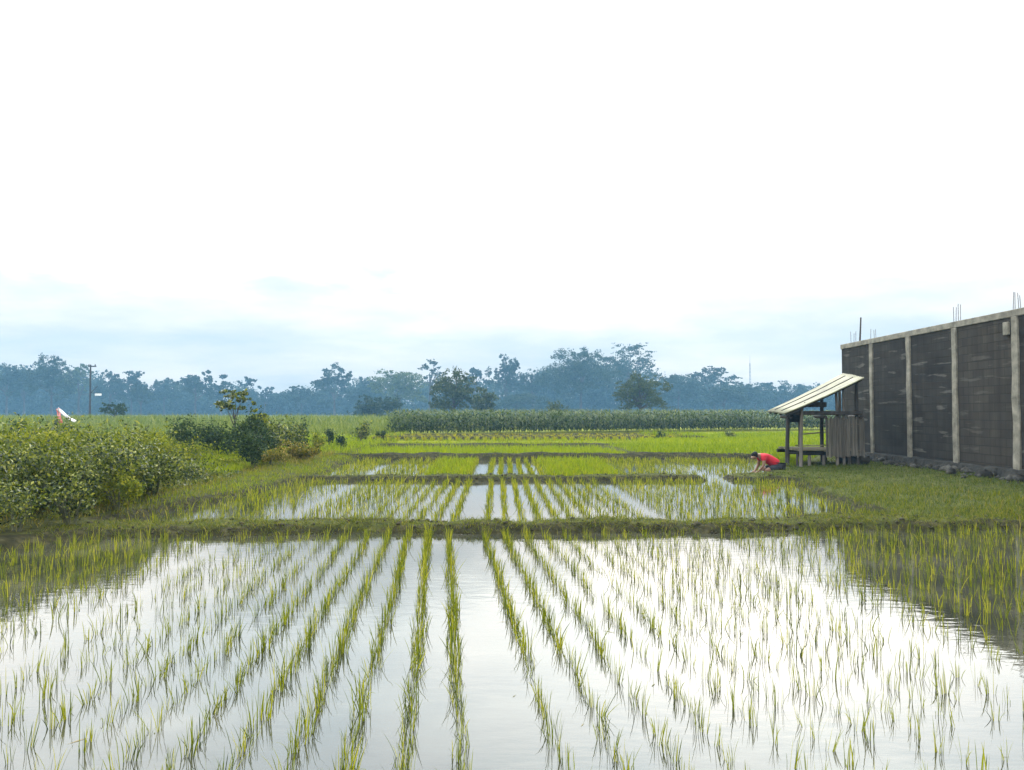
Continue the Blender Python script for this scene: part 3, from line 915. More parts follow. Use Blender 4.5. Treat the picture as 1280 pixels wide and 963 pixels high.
# ------------------------------------------------------------------ trees
def crown_mesh(rx, ry, rz, cz, K, n, leaf, mat, style='round', cl=.26):
    pos, nr, cents = [], [], []
    for k in range(K):
        while True:
            d = np.array([random.gauss(0, 1), random.gauss(0, 1), random.gauss(0, 1)]); d /= np.linalg.norm(d)
            if d[2] > -.55: break
        r = random.uniform(.15, 1.0) ** .6
        if style == 'flat':
            lv = random.uniform(-.6, .9); rad = math.sqrt(max(.1, 1 - lv * lv * .8)) * random.uniform(.25, 1.0)
            a = random.uniform(0, 6.28)
            c = np.array([rx * rad * math.cos(a), ry * rad * math.sin(a), cz + rz * (lv + random.uniform(-.1, .1))])
            sx, sz = cl * rx * random.uniform(.7, 1.3), cl * rz * .6
        else:
            c = np.array([d[0] * rx * r, d[1] * ry * r, cz + d[2] * rz * r])
            s = cl * random.uniform(.65, 1.3)
            sx, sz = s * rx, s * rz * .75
            if style == 'sparse': sx *= .8; sz *= .7
        cents.append((c, sx))
        m = max(8, int(n / K * random.uniform(.6, 1.4)))
        S = 6 if style != 'flat' else 8
        for q_ in range(S):
            gd = np.array([random.gauss(0, .55), random.gauss(0, .55), random.gauss(0, .5)])
            sc = c + gd * np.array([sx, sx, sz])
            ms = max(3, m // S)
            f_ = random.uniform(.3, .62)
            ns = f_ * np.array([sx, sx, sz * (1 if style != 'flat' else .7)])
            g = RNG.normal(size=(ms, 3)); g /= np.linalg.norm(g, axis=1)[:, None]
            rr = RNG.random(ms) ** .5
            pos.append(sc + g * rr[:, None] * ns); nr.append(g)
    pos = np.concatenate(pos); nr = np.concatenate(nr)
    tone = np.clip(RNG.normal(.5, .25, len(pos)), 0, 1)
    v, q, t = leaves(pos, leaf * RNG.uniform(.5, 1.4, len(pos)), nr, .6, tone, .3)
    return mesh_np('crown', v, q, mat, t), cents


def trunk_mesh(cents, cz, r0, nl=9, lean=0.0, fork=.45):
    P = []
    top = Vector((lean * cz * .5, 0, cz))
    P.append(tube([(0, 0, -.2), (lean * cz * .12, .02, cz * .25), (lean * cz * .3, -.02, cz * .6), top], [r0 * 1.25, r0, r0 * .8, r0 * .35], 8))
    for c, s in random.sample(cents, min(nl, len(cents))):
        b = Vector((lean * cz * .25, 0, cz * random.uniform(fork, .8)))
        e = Vector(c)
        m = b.lerp(e, .5) + Vector((0, 0, abs(e.z - b.z) * .12))
        P.append(tube([b, m, e], [r0 * .5, r0 * .33, r0 * .12], 6))
    return merge(P)


def tree(px, top_py, wpx, Y, style, mat, label, group, base_f=.30, K=34, n=2400, leaf=None, cl=.27, name='tree', r0=None, lean=0.0, nl=9, depth=.9, base_py=None):
    p = at(px, 515, Y)
    z0 = float(ground_z(p.x, Y))
    H = at(px, top_py, Y).z - z0
    rx = wpx * .5 * Y / F
    zb = H * base_f
    rz = (H - zb) * .5
    cz = zb + rz
    leaf = leaf or .0023 * Y
    o = empty(name, (p.x, Y, z0), 0, label=label, cat='tree', group=group)
    me, cents = crown_mesh(rx / (1 + cl * .6), rx * depth, rz / (1 + cl * .45), cz, K, n, leaf, M[mat], style, cl)
    link('crown', me, o)
    v, q, t = trunk_mesh(cents, cz, r0 or H * .018, nl, lean)
    link('trunk', mesh_np('trunk', v, q, M['bark'], None, True), o)
    return o


TG = 'hazy trees of the far treeline'
TL = [
    # px, top, width, Y, style, mat, label, base_f, K, n
    (-28, 446, 70, 190, 'round', 'tree_far', 'bluish tree cut by the edge of the picture at the end of the treeline', .15, 34, 2400),
    (8, 450, 46, 178, 'round', 'tree_far', 'hazy tree with a rounded top beside the one the picture edge cuts', .12, 32, 2200),
    (30, 458, 30, 200, 'sparse', 'tree_far', 'thin-topped hazy tree in the dip beside the tall broad tree', .15, 24, 1300),
    (64, 441, 52, 170, 'round', 'tree_far', 'tall broad blue-grey tree behind the pink and white ribbon', .10, 44, 3200),
    (98, 447, 40, 185, 'sparse', 'tree_pale', 'pale airy tree with sky showing through, next to the dark pole', .15, 30, 1700),
    (137, 464, 34, 190, 'round', 'tree_far', 'low rounded hazy tree just right of the pole', .12, 28, 1800),
    (164, 461, 34, 195, 'flat', 'tree_far', 'hazy tree with an open umbrella top above its darker body', .10, 30, 1900),
    (176, 474, 26, 180, 'round', 'tree_far', 'short hazy tree at the notch in the treeline', .10, 22, 1400),
    (205, 470, 36, 205, 'round', 'tree_far', 'low hazy tree on the far lip of the treeline notch', .10, 26, 1700),
    (244, 457, 40, 190, 'sparse', 'tree_far', 'lacy tall tree standing above its neighbours behind the dark thicket', .12, 34, 2200),
    (277, 468, 34, 200, 'sparse', 'tree_far', 'feathery hazy tree directly behind the slim young tree', .12, 28, 1600),
    (311, 468, 24, 215, 'flat', 'tree_far', 'thin tiered tree like a mast with level branches', .25, 16, 620),
    (331, 476, 18, 210, 'sparse', 'tree_far', 'small tufted tree before the lowest dip of the treeline', .2, 14, 700),
    (350, 490, 40, 215, 'round', 'tree_far', 'lowest hazy tree, in the deep dip of the skyline', .08, 24, 1500),
    (377, 480, 42, 205, 'round', 'tree_far', 'rounded hazy tree climbing out of the skyline dip', .08, 30, 2000),
    (418, 454, 46, 200, 'sparse', 'tree_far', 'tall knobbly tree standing proud of the middle treeline', .15, 36, 2400),
    (455, 470, 40, 210, 'round', 'tree_far', 'hazy tree sloping down beside the tall knobbly tree', .08, 30, 2000),
    (500, 460, 66, 172, 'round', 'tree_pale', 'pale yellow-green domed tree in the middle of the treeline', .10, 38, 2900),
    (537, 446, 30, 185, 'flat', 'tree_far', 'spindly tree with bare crooked boughs poking above the olive tree', .45, 12, 420),
    (592, 452, 32, 205, 'sparse', 'tree_far', 'hazy tree right behind the shoulder of the dark olive tree', .1, 26, 1500),
    (632, 440, 44, 195, 'sparse', 'tree_far', 'tall loose-topped tree between the olive tree and the huge crown', .1, 38, 2400),
    (666, 459, 30, 190, 'sparse', 'tree_far', 'lower ragged tree leaning against the huge crown', .1, 28, 1600),
    (645, 488, 70, 170, 'round', 'tree_far', 'low broad tree at the foot of the tall loose-topped tree', .03, 34, 2400),
    (726, 433, 88, 180, 'round', 'tree_far', 'huge broad-crowned blue tree, the biggest of the treeline', .08, 60, 5200),
    (785, 429, 82, 195, 'flat', 'tree_far', 'tall tree with level feathery sprays, the highest against the sky', .25, 44, 2400),
    (848, 464, 44, 190, 'round', 'tree_far', 'rounded tree just right of the near acacia', .08, 32, 2200),
    (893, 458, 54, 195, 'flat', 'tree_far', 'wide umbrella-topped tree beneath the open sky near the mast', .2, 34, 1900),
    (905, 476, 60, 185, 'round', 'tree_far', 'dense low tree in front of the umbrella-topped one', .04, 32, 2300),
    (944, 474, 48, 200, 'round', 'tree_far', 'dark rounded tree directly under the telecom mast', .06, 32, 2300),
    (985, 470, 56, 210, 'sparse', 'tree_far', 'pale misty tree over the low eave of the hut', .06, 34, 2200),
    (1022, 480, 44, 215, 'round', 'tree_far', 'misty tree half hidden by the hut roof', .06, 28, 1700),
    (1062, 482, 60, 210, 'round', 'tree_far', 'tree mostly hidden behind the hut roof and the block wall corner', .06, 28, 1700),
]
for (px, top, w, Y, st, mt, lb, bf, K, n) in TL:
    tree(px, top, w * 1.2, Y * 1.55, st, mt, lb, TG, bf, int(K * (1.5 if st == 'round' else 1.2 if st == 'sparse' else 1.9)), int(n * 2.8), None, .27 if st == 'round' else .24 if st == 'sparse' else .17)
NT = 'nearer trees before the treeline'
tree(474, 487, 66, 150, 'round', 'tree_far', 'dark blue low bushy tree below the pale feathery one', NT, -.55, 60, 7000, .42, .26, r0=.12, nl=5)
tree(568, 461, 80, 122, 'round', 'tree_olive', 'dark olive tree with several thin trunks, standing before the blue treeline', NT, -.12, 60, 6800, .36, .25, r0=.2, nl=14)
tree(606, 482, 42, 128, 'round', 'tree_olive', 'smaller dark tree attached to the side of the olive tree', NT, -.2, 34, 3200, .36, .27, r0=.15)
tree(803, 463, 76, 112, 'round', 'tree_olive', 'rounded feathery acacia with a dark bent trunk, standing alone over the maize', NT, -.02, 80, 7500, .26, .22, name='acacia_tree', r0=.22, lean=-.35, nl=22)
tree(143, 501, 36, 86, 'round', 'bush_dark', 'small round-crowned dark green tree alone beyond the hedge', NT, .22, 26, 1500, .2, .28, r0=.07)
tree(294, 484, 58, 27, 'sparse', 'bush', 'slim young tree with an open crown rising from the dark thicket', NT, .52, 26, 800, .12, .26, name='young_tree', r0=.022, nl=10)
tree(322, 510, 40, 25.5, 'sparse', 'bush_lime', 'short lime-leaved sapling leaning out beside the slim young tree', NT, .4, 16, 480, .12, .28, name='young_tree', r0=.02, nl=6)

# the continuous low wood under and behind the crowns
parts_w = []
SKY_PX = [-400, 0, 60, 110, 150, 190, 240, 290, 345, 390, 440, 470, 520, 600, 640, 720, 790, 850, 900, 960, 1020, 1100, 1700]
SKY_PY = [462, 460, 456, 462, 474, 484, 472, 478, 496, 484, 475, 478, 474, 474, 468, 452, 450, 474, 478, 482, 484, 488, 470]
for k in range(700):
    x = random.uniform(-300, 300); Y = random.uniform(335, 375)
    top = np.interp(640 + F * x / Y, SKY_PX, SKY_PY) + random.choice([-3, 2, 7, 14, 22])
    h = max(4.0, (515 - top) / F * Y + 1.6 + random.uniform(-1, .6))
    rx = random.uniform(4.5, 9)
    for j in range(3):
        m = 84
        gq = RNG.normal(size=(m, 3)); gq /= np.linalg.norm(gq, axis=1)[:, None]
        rr = RNG.random(m)[:, None] ** .5
        c = np.array([x + random.gauss(0, rx * .4), Y + random.gauss(0, 1.5), h * (.25, .5, .76)[j]])
        parts_w.append(leaves(c + gq * rr * np.array([rx * (1, .9, .6)[j], 4, h * .26]), RNG.uniform(.8, 1.8, m), gq, .65, np.clip(RNG.normal(.5, .22, m), 0, 1), .3))
m = 16000
x = RNG.uniform(-300, 300, m); Y = RNG.uniform(338, 352, m)
parts_w.append(leaves(np.stack([x, Y, RNG.random(m) ** 1.4 * (4.5 + 1.5 * wob(x, Y, .06))], 1), RNG.uniform(.8, 1.9, m), None, .65, np.clip(RNG.normal(.5, .22, m), 0, 1), .3))
v, q, t = merge(parts_w)
tag(link('far_wood', mesh_np('far_wood', v, q, M['tree_far'], t)), kind='stuff')

# ------------------------------------------------------------------ utility pole, mast, ribbon stick
Yp = 118.0
b = at(112, 525, Yp); tp = at(112.5, 456, Yp); gz = float(ground_z(b.x, Yp))
pole = empty('utility_pole', (b.x, Yp, gz), label='thin dark utility pole with a short crossarm and a white board hanging off it', cat='pole')
Hh = tp.z - gz
tube_obj('pole', [(0, 0, -.2), (.03, 0, Hh * .5), (0, 0, Hh)], [.17, .14, .11], M['darkwood'], pole)
bm = bmesh.new(); box_bm(bm, -.35, .85, -.09, .09, Hh - .35, Hh - .17); bm_obj('crossarm', bm, M['darkwood'], pole, .015)
tube_obj('brace', [(.06, 0, Hh * .50), (1.15, 0, Hh * .63)], [.06, .05], M['darkwood'], pole)
for xx in (-.25, .7):
    tube_obj('insulator', [(xx, 0, Hh - .17), (xx, 0, Hh - .05), (xx, 0, Hh + .06)], [.06, .09, .04], M['stone'], pole)
zc = at(122, 493.5, Yp).z - gz
bm = bmesh.new(); box_bm(bm, .75, 1.72, -.06, .06, zc - .17, zc + .17); sg = bm_obj('board', bm, M['white'], pole, .01)
tube_obj('bracket', [(.05, 0, zc + .26), (1.6, 0, zc + .22)], [.035, .03], M['darkwood'], pole)

Ym = 380.0
b = at(938, 515, Ym); H = at(938, 444, Ym).z
mast = empty('telecom_mast', (b.x, Ym, .05), label='slender grey telecom mast far beyond the trees near the hut', cat='mast')
for k in range(3):
    a = 2 * PI * k / 3
    tube_obj('leg', [(.55 * math.cos(a), .55 * math.sin(a), 0), (.26 * math.cos(a), .26 * math.sin(a), H * .86)], [.09, .06], M['mast'], mast, 5)
P = []
nb = 15
for j in range(nb):
    z0, z1 = H * .86 * j / nb, H * .86 * (j + 1) / nb
    r0, r1 = .55 - .29 * j / nb, .55 - .29 * (j + 1) / nb
    for k in range(3):
        a0, a1 = 2 * PI * k / 3, 2 * PI * (k + 1) / 3
        P.append(tube([(r0 * math.cos(a0), r0 * math.sin(a0), z0), (r1 * math.cos(a1), r1 * math.sin(a1), z1)], [.045, .045], 4))
v, q, t = merge(P); link('lattice', mesh_np('lattice', v, q, M['mast']), mast)
tube_obj('antenna', [(0, 0, H * .85), (0, 0, H)], [.10, .04], M['mast'], mast, 5)

Yr = 27.0
b = at(75, 530, Yr); gz = float(ground_z(b.x, Yr))
rib = empty('ribbon_stick', (b.x, Yr, gz), label='bird-scaring stick with pink and white plastic ribbons flying above the hedge', cat='scarecrow')
topz = at(72, 511, Yr).z - gz
tube_obj('stick', [(.05, 0, -.1), (.0, 0, topz * .5), (-.08, 0, topz + .02)], [.014, .012, .009], M['greywood'], rib, 6)


def ribbon(name, p0, p1, w, mat, sag, twist):
    bm = bmesh.new(); n = 12; L = []
    for k in range(n + 1):
        t = k / n
        p = Vector(p0).lerp(Vector(p1), t); p.z -= sag * math.sin(PI * t); p.y += .03 * math.sin(7 * t)
        a = twist * t + .3 * math.sin(9 * t)
        d = Vector((-(p1[2] - p0[2]), 0, p1[0] - p0[0])).normalized()
        d = d * math.cos(a) + Vector((0, 1, 0)) * math.sin(a)
        L.append((bm.verts.new(p - d * w / 2), bm.verts.new(p + d * w / 2)))
    for k in range(n): bm.faces.new((L[k][0], L[k][1], L[k + 1][1], L[k + 1][0]))
    o = bm_obj(name, bm, mat, rib, 0, True)
    s = o.modifiers.new('thickness', 'SOLIDIFY'); s.thickness = .003
    return o


e2 = at(94, 527, Yr) - Vector((b.x, Yr, gz)); s2 = at(72, 511, Yr) - Vector((b.x, Yr, gz)); m2 = at(83, 517.5, Yr) - Vector((b.x, Yr, gz)); e1 = at(76, 529, Yr) - Vector((b.x, Yr, gz))
r1 = ribbon('ribbon', s2, e1, .12, M['ribbon_pink'], 0, .4); r1['label'] = 'faded pink hanging ribbon'
r2 = ribbon('ribbon', s2, e2, .10, M['ribbon_white'], .04, .5); r2['label'] = 'white ribbon blown out sideways'

# ------------------------------------------------------------------ block building
WX = 11.1; Y0, Y1 = 5.4, 26.0; ZB = .36; ZT = 3.86
bld = empty('block_building', (WX, Y1, 0), label='long unfinished building of dark concrete blocks with pale pillars beside the paddy', cat='building')
loc = lambda x, y, z: (x - WX, y - Y1, z)


def bbox(name, x0, x1, y0, y1, z0, z1, mat, bevel=0.0, parent=bld, rough=0.0):
    bm = bmesh.new()
    box_bm(bm, x0 - WX, x1 - WX, y0 - Y1, y1 - Y1, z0, z1)
    return bm_obj(name, bm, mat, parent, bevel)


bbox('wall', WX, WX + .16, Y0 + .2, Y1 - .16, ZB, ZT - .16, M['block'])['label'] = 'long dark block wall facing the paddies'
bbox('wall', WX + .002, WX + 12.0, Y1 - .158, Y1, ZB - .3, ZT - .16, M['block'])['label'] = 'dark block end wall'
bbox('wall', WX + .002, WX + 12.0, Y0, Y0 + .198, ZB - .3, ZT - .16, M['block'])['label'] = 'dark block near end wall'
bbox('wall', WX + 11.84, WX + 12.0, Y0 + .2, Y1 - .16, ZB - .3, ZT - .16, M['block'])['label'] = 'dark block rear wall'
bbox('ring_beam', WX - .035, WX + .19, Y0 - .02, Y1 + .02, ZT - .16, ZT, M['concrete'], .012)
bbox('ring_beam', WX + .192, WX + 12.02, Y1 - .19, Y1 + .02, ZT - .16, ZT - .003, M['concrete'], .012)
bbox('ring_beam', WX + .192, WX + 12.02, Y0 - .02, Y0 + .2, ZT - .16, ZT - .003, M['concrete'], .012)
PY = [23.83, 21.58, 19.34, 17.0, 14.7, 12.4, 10.1, 7.8]
PW = [.19, .20, .20, .21, .22, .22, .22, .22]
for k, (y, w) in enumerate(zip(PY, PW)):
    bm = bmesh.new()
    # slightly uneven cast pillar, in three lifts
    zs = [ZB - .16, ZB + .02, .9, 1.35, 1.9, 2.4, 2.9, ZT - .161]
    prev = None
    for z in zs:
        j = lambda s: random.uniform(-s, s) * 1.5
        c = [bm.verts.new((dx + j(.006), y - Y1 + dy + j(.012), z)) for dx, dy in ((-.048, -w / 2), (.16, -w / 2), (.16, w / 2), (-.048, w / 2))]
        if prev:
            for i in range(4): bm.faces.new((prev[i], prev[(i + 1) % 4], c[(i + 1) % 4], c[i]))
        else: bm.faces.new(c[::-1])
        prev = c
    bm.faces.new(prev)
    bm_obj('pillar', bm, M['concrete'], bld, .008)
    if k == 3:
        bbox('bracket', WX - .10, WX - .037, y + .125, y + .30, ZT - .55, ZT - .26, M['concrete'], .01)
# rough stone footing
bm = bmesh.new()
n = 120
ring = []
for k in range(n + 1):
    y = Y0 + (Y1 - Y0) * k / n
    o_ = [(-.13 + .05 * wob(np.array(k * .9), np.array(0.), 1, 1.), -.1), (-.16 + .06 * wob(np.array(k * 1.3), np.array(3.), 1, 2.), .14), (-.10 + .04 * wob(np.array(k * 1.1), np.array(5.), 1, 3.), ZB - .04 + .03 * wob(np.array(k * .7), np.array(1.), 1, 1.)), (-.003, ZB - .01), (.14, ZB - .01), (.14, -.1)]
    ring.append([bm.verts.new((float(a), y - Y1, float(z))) for a, z in o_])
for k in range(n):
    for i in range(6): bm.faces.new((ring[k][i], ring[k + 1][i], ring[k + 1][(i + 1) % 6], ring[k][(i + 1) % 6]))
bm.faces.new(ring[0]); bm.faces.new(ring[-1][::-1])
bm_obj('footing', bm, M['stone'], bld)
# starter bars
for (yb, hb, nbars, sp) in ((25.2, .36, 3, .11), (23.8, .30, 3, .12), (19.35, .38, 4, .10), (17.05, .36, 4, .10), (14.7, .36, 4, .10), (12.4, .36, 4, .10)):
    for k in range(nbars):
        y = yb + (k - (nbars - 1) / 2) * sp
        xx = .02 + (k % 2) * .11
        tube_obj('rebar', [(xx, y - Y1, ZT - .03), (xx + random.uniform(-.02, .02), y - Y1 + random.uniform(-.02, .02), ZT + hb * random.uniform(.8, 1.15))], .009, M['steel'], bld, 5)
tube_obj('stick', [(.06, 24.75 - Y1, ZT - .01), (.07, 24.75 - Y1 - .07, ZT + .76)], [.031, .025], M['darkwood'], bld, 6)

# rubble along the footing
rub = []
for k in range(330):
    y = random.uniform(8, 24.5); x = WX - .12 - abs(random.gauss(.10, .28))
    s = random.choice([.03, .04, .05, .07, .09, .13]) * random.uniform(.7, 1.2)
    z = float(ground_z(x, y)) + s * .25
    n_, m_ = 5, 6
    V = []
    sx, sy, sz = random.uniform(.7, 1.2), random.uniform(.7, 1.3), random.uniform(.5, .85)
    for i in range(n_):
        th = PI * (i + .02) / (n_ - 1 + .04)
        for j in range(m_):
            ph = 2 * PI * j / m_ + i * .3
            r = s * random.uniform(.6, 1.3)
            V.append((x + sx * r * math.sin(th) * math.cos(ph), y + sy * r * math.sin(th) * math.sin(ph), z + sz * r * math.cos(th)))
    Qs = [(i * m_ + j, i * m_ + (j + 1) % m_, (i + 1) * m_ + (j + 1) % m_, (i + 1) * m_ + j) for i in range(n_ - 1) for j in range(m_)]
    rub.append((np.array(V), np.array(Qs), np.full(len(V), .5)))
v, q, t = merge(rub)
tag(link('rubble', mesh_np('rubble', v, q, M['rubble'])), kind='stuff')

cl = []
for (poly, dens, smax) in (([(-6, 9.6), (-5.2, 11.2), (9, 11.4), (9, 10.1)], 45, .04), ([(-4.8, 17.5), (-4.8, 19), (7, 19.2), (7, 17.4)], 25, .045)):
    x, y = scatter(poly, dens)
    k = basin_sd(x, y) > -.05; x, y = x[k], y[k]
    for xx, yy in zip(x, y):
        s_ = random.uniform(.010, smax) * random.choice([.4, .6, .95]); z = float(ground_z(xx, yy)) + s_ * .2
        V = []
        for i in range(4):
            th = PI * (i + .05) / 3.1
            for j in range(5):
                ph = 2 * PI * j / 5 + i * .4; r = s_ * random.uniform(.6, 1.3)
                V.append((xx + 1.2 * r * math.sin(th) * math.cos(ph), yy + r * math.sin(th) * math.sin(ph), z + .7 * r * math.cos(th)))
        cl.append((np.array(V), np.array([(i * 5 + j, i * 5 + (j + 1) % 5, (i + 1) * 5 + (j + 1) % 5, (i + 1) * 5 + j) for i in range(3) for j in range(5)]), np.full(20, .5)))
v, q, t = merge(cl)
M['mud'] = noise_mat('mud_clod', (.016, .015, .008), (.055, .047, .024), 6, .85, bump=.4)
tag(link('mud_clods', mesh_np('mud_clods', v, q, M['mud'])), kind='stuff')

# ------------------------------------------------------------------ field hut
HS = .935
ath = lambda px, py, Y: at(px, py, Y * HS)
hx, hy = 8.13 * HS, 22.8 * HS
hz = float(ground_z(hx, hy))
hut = empty('field_hut', (hx, hy, hz), label='small open bamboo field hut with a sloping pale roof beside the block wall', cat='hut')
hl = lambda p: Vector(p) - Vector((hx, hy, hz))
# roof corners surveyed from the photo: low eave to the field, high side to the wall
FL, FR = hl(ath(981, 517, 22.3)), hl(ath(1080, 472.5, 22.3))
BL, BR = hl(ath(959, 514.0, 25.2)), hl(ath(1053, 467.0, 25.2))
bm = bmesh.new()
NU, NV = 60, 8
grid = []
for i in range(NU + 1):
    u = i / NU
    row = []
    for j in range(NV + 1):
        w_ = j / NV
        p = (FL.lerp(BL, u)).lerp(FR.lerp(BR, u), w_)
        p = p + Vector((0, 0, .022 * math.sin(u * 2 * PI * 15) - .03 * math.sin(PI * w_) + (.012 if 20 < i < 40 else 0)))
        row.append(bm.verts.new(p))
    grid.append(row)
for i in range(NU):
    for j in range(NV): bm.faces.new((grid[i][j], grid[i + 1][j], grid[i + 1][j + 1], grid[i][j + 1]))
rf = bm_obj('roof', bm, M['roof'], hut, 0, True)
sm = rf.modifiers.new('thickness', 'SOLIDIFY'); sm.thickness = .02; sm.offset = -1


def roof_z(x, y):
    """height of the roof underside at a local x, y"""
    best = None
    u = min(1, max(0, (y - FL.y) / (BL.y - FL.y)))
    a = FL.lerp(BL, u); b_ = FR.lerp(BR, u)
    w_ = min(1, max(0, (x - a.x) / (b_.x - a.x)))
    return a.lerp(b_, w_).z - .07


def post(px, py, Y, mat, r, lean=0.0, top=None):
    p = hl(ath(px, py, Y)); zt = roof_z(p.x, p.y) if top is None else top
    zg = float(ground_z(p.x + hx, Y * HS)) - hz - .1
    return tube_obj('post', [(p.x + lean, p.y, zg), (p.x, p.y, zt)], (r, r * .85), mat, hut, 7, .012)


post(985, 560, 22.8, M['darkwood'], .06, -.02)
post(1003, 560, 22.6, M['greywood'], .05, -.05)
post(1028, 560, 24.6, M['darkwood'], .06)
post(1000, 560, 25.0, M['darkwood'], .05)
post(1050, 560, 24.9, M['greywood'], .05)
post(1072, 560, 22.8, M['darkwood'], .055)
post(1046, 560, 22.75, M['greywood'], .045, .02)
post(1055, 560, 22.75, M['greywood'], .04, .0)
zbm = ath(1000, 516.5, 22.7).z - hz
xa, xb = hl(ath(984, 515, 22.7)).x, hl(ath(1074, 515, 22.7)).x
bm = bmesh.new(); box_bm(bm, xa - .05, xb + .05, -.19, -.10, zbm - .055, zbm + .055); bm_obj('beam', bm, M['darkwood'], hut, .012)
bm = bmesh.new(); box_bm(bm, xa + .62, xb + .3, 2.0, 2.08, zbm - .05, zbm + .05); bm_obj('beam', bm, M['darkwood'], hut, .012)
for px in (985, 1028, 1072):
    x = hl(ath(px, 515, 22.8)).x
    z = zbm - .11
    k_ = 24.9 / 22.8
    tube_obj('crossbeam', [(x, -.22, z), (x + (x + hx) * (k_ - 1) * .8, 2.15, z)], .045, M['darkwood'], hut, 7)
# hanging dark sheet under the beam at the field end and in the gable
bm = bmesh.new()
x0, x1 = xa + .7, hl(ath(1036, 515, 22.8)).x
box_bm(bm, x0, x1, 1.90, 1.93, zbm - .28, zbm + .0); bm_obj('cloth', bm, M['shorts'], hut)
# rafters
for u in (.04, .35, .66, .96):
    a = FL.lerp(BL, u); b_ = FR.lerp(BR, u)
    tube_obj('rafter', [a + Vector((.05, 0, -.065)), b_ + Vector((-.05, 0, -.065))], .03, M['darkwood'], hut, 6)
for u in (.30, .66):
    a = FL.lerp(BL, u); b_ = FR.lerp(BR, u)
    tube_obj('batten', [a.lerp(b_, t_) + Vector((0, random.uniform(-.015, .015), .03 - .03 * math.sin(PI * t_))) for t_ in (.03, .3, .6, .95)], .014, M['darkwood'], hut, 6)
# gable board under the roof
bm = bmesh.new()
xg0, xg1 = hl(ath(1018, 500, 22.8)).x, hl(ath(1030, 500, 22.8)).x
box_bm(bm, xg0 - .3, xg1 + .05, -.06, -.03, zbm + .16, zbm + .30); bm_obj('plank', bm, M['darkwood'], hut, .006)
# bamboo slat wall on the near side, toward the block wall
xw0, xw1 = hl(ath(1032, 545, 22.75)).x, hl(ath(1079, 545, 22.75)).x
zw0, zw1 = ath(1050, 571, 22.75).z - hz, ath(1050, 523, 22.75).z - hz
P = []
x = xw0
while x < xw1:
    w_ = random.uniform(.028, .045)
    top = zw1 + random.uniform(-.05, .05); bot = zw0 + random.uniform(-.03, .03)
    P.append(tube([(x, -.10 + random.uniform(-.008, .008), bot), (x + random.uniform(-.008, .008), -.10, (top + bot) / 2), (x + random.uniform(-.01, .01), -.10 + random.uniform(-.008, .008), top)], [w_ * .5] * 3, 5))
    x += w_ * 1.0
v, q, t = merge(P); link('slat_wall', mesh_np('slat_wall', v, q, M['bamboo_wall'], None, True), hut)
for z in (zw0 + .15, zw1 - .18):
    tube_obj('rail', [(xw0 - .05, -.045, z), (xw1 + .03, -.045, z + .02)], .02, M['bamboo_pole'], hut, 6)
# raised bamboo platform
xp0, xp1 = hl(ath(1003, 560, 22.8)).x, hl(ath(1035, 560, 22.8)).x
zp = ath(1020, 563, 22.9).z - hz
P = []
y = 0.02
while y < 1.85:
    P.append(tube([(xp0 - .05 + random.uniform(-.05, .05), y, zp + random.uniform(-.006, .006)), (xw1, y, zp + random.uniform(-.006, .006))], [.024, .024], 6))
    y += .052
v, q, t = merge(P); link('platform', mesh_np('platform', v, q, M['bamboo_pole'], None, True), hut)
for y in (.12, 1.75):
    tube_obj('platform_beam', [(xp0 - .1, y, zp - .085), (xw1, y, zp - .085)], .055, M['darkwood'], hut, 7)
for px in (1012, 1030, 1062):
    x = hl(ath(px, 560, 22.9)).x
    for y in (.12, 1.75):
        zg = float(ground_z(x + hx, y + hy)) - hz - .05
        tube_obj('platform_leg', [(x, y, zg), (x, y, zp - .14)], .045, M['greywood'], hut, 7)
zr = ath(1020, 557, 22.8).z - hz
tube_obj('rail', [(hl(ath(994, 557, 22.8)).x, .0, zr), (hl(ath(1036, 557, 22.8)).x, .0, zr + .01)], .018, M['bamboo_pole'], hut, 6, .01)
zr = ath(1020, 541.5, 24.7).z - hz
tube_obj('rail', [(hl(ath(1002, 543, 24.7)).x, 1.84, zr - .04), (hl(ath(1037, 541, 24.7)).x, 1.84, zr + .04)], .022, M['bamboo_pole'], hut, 6, .01)
zr = ath(990, 566.5, 22.8).z - hz
tube_obj('step', [(hl(ath(984, 566, 22.8)).x, -.02, zr), (hl(ath(997, 566, 22.8)).x, -.02, zr)], .035, M['darkwood'], hut, 6)
tube_obj('step_leg', [(hl(ath(996, 566, 22.8)).x, -.02, -.1), (hl(ath(996, 566, 22.8)).x, -.02, zr + .03)], .03, M['darkwood'], hut, 6)
# dark stone lumps added in place of the shadow under the slat wall
hb = []
for (px, Y, s) in ((1058, 23.2, .22), (1066, 23.1, .26), (1074, 23.2, .24), (1062, 23.6, .25), (1071, 23.7, .28)):
    Y *= HS
    p = at(px, 580, Y); z = float(ground_z(p.x, Y))
    bm = bmesh.new(); bmesh.ops.create_icosphere(bm, subdivisions=2, radius=s)
    for vtx in bm.verts:
        f_ = random.uniform(.82, 1.12); vtx.co = Vector((vtx.co.x * f_ * 1.1, vtx.co.y * f_, vtx.co.z * f_ * .8))
    o = bm_obj('shadow_lump', bm, M['stone'], None)
    o.location = (p.x, Y, z + s * .4)
    hb.append(o)
for o, lb in zip(hb, ('added dark lump for the shadow under the slat wall, on the field side', 'added dark lump for the shadow under the slat wall, in the middle', 'added dark lump for the shadow under the slat wall, block wall side', 'added dark shadow lump tucked behind the field side of the heap', 'added dark shadow lump tucked deepest under the hut platform')):
    tag(o, lb, 'shadow_lump', 'added dark lumps for the shadow under the hut')

# ------------------------------------------------------------------ the planter, kneeling bent forward
pY = 20.0
pp = at(962, 588, pY)
pz = float(ground_z(pp.x, pY))
per = empty('person', (pp.x, pY, pz), label='person in a red shirt and dark shorts kneeling bent over the paddy edge', cat='person')
per.location.z = pz


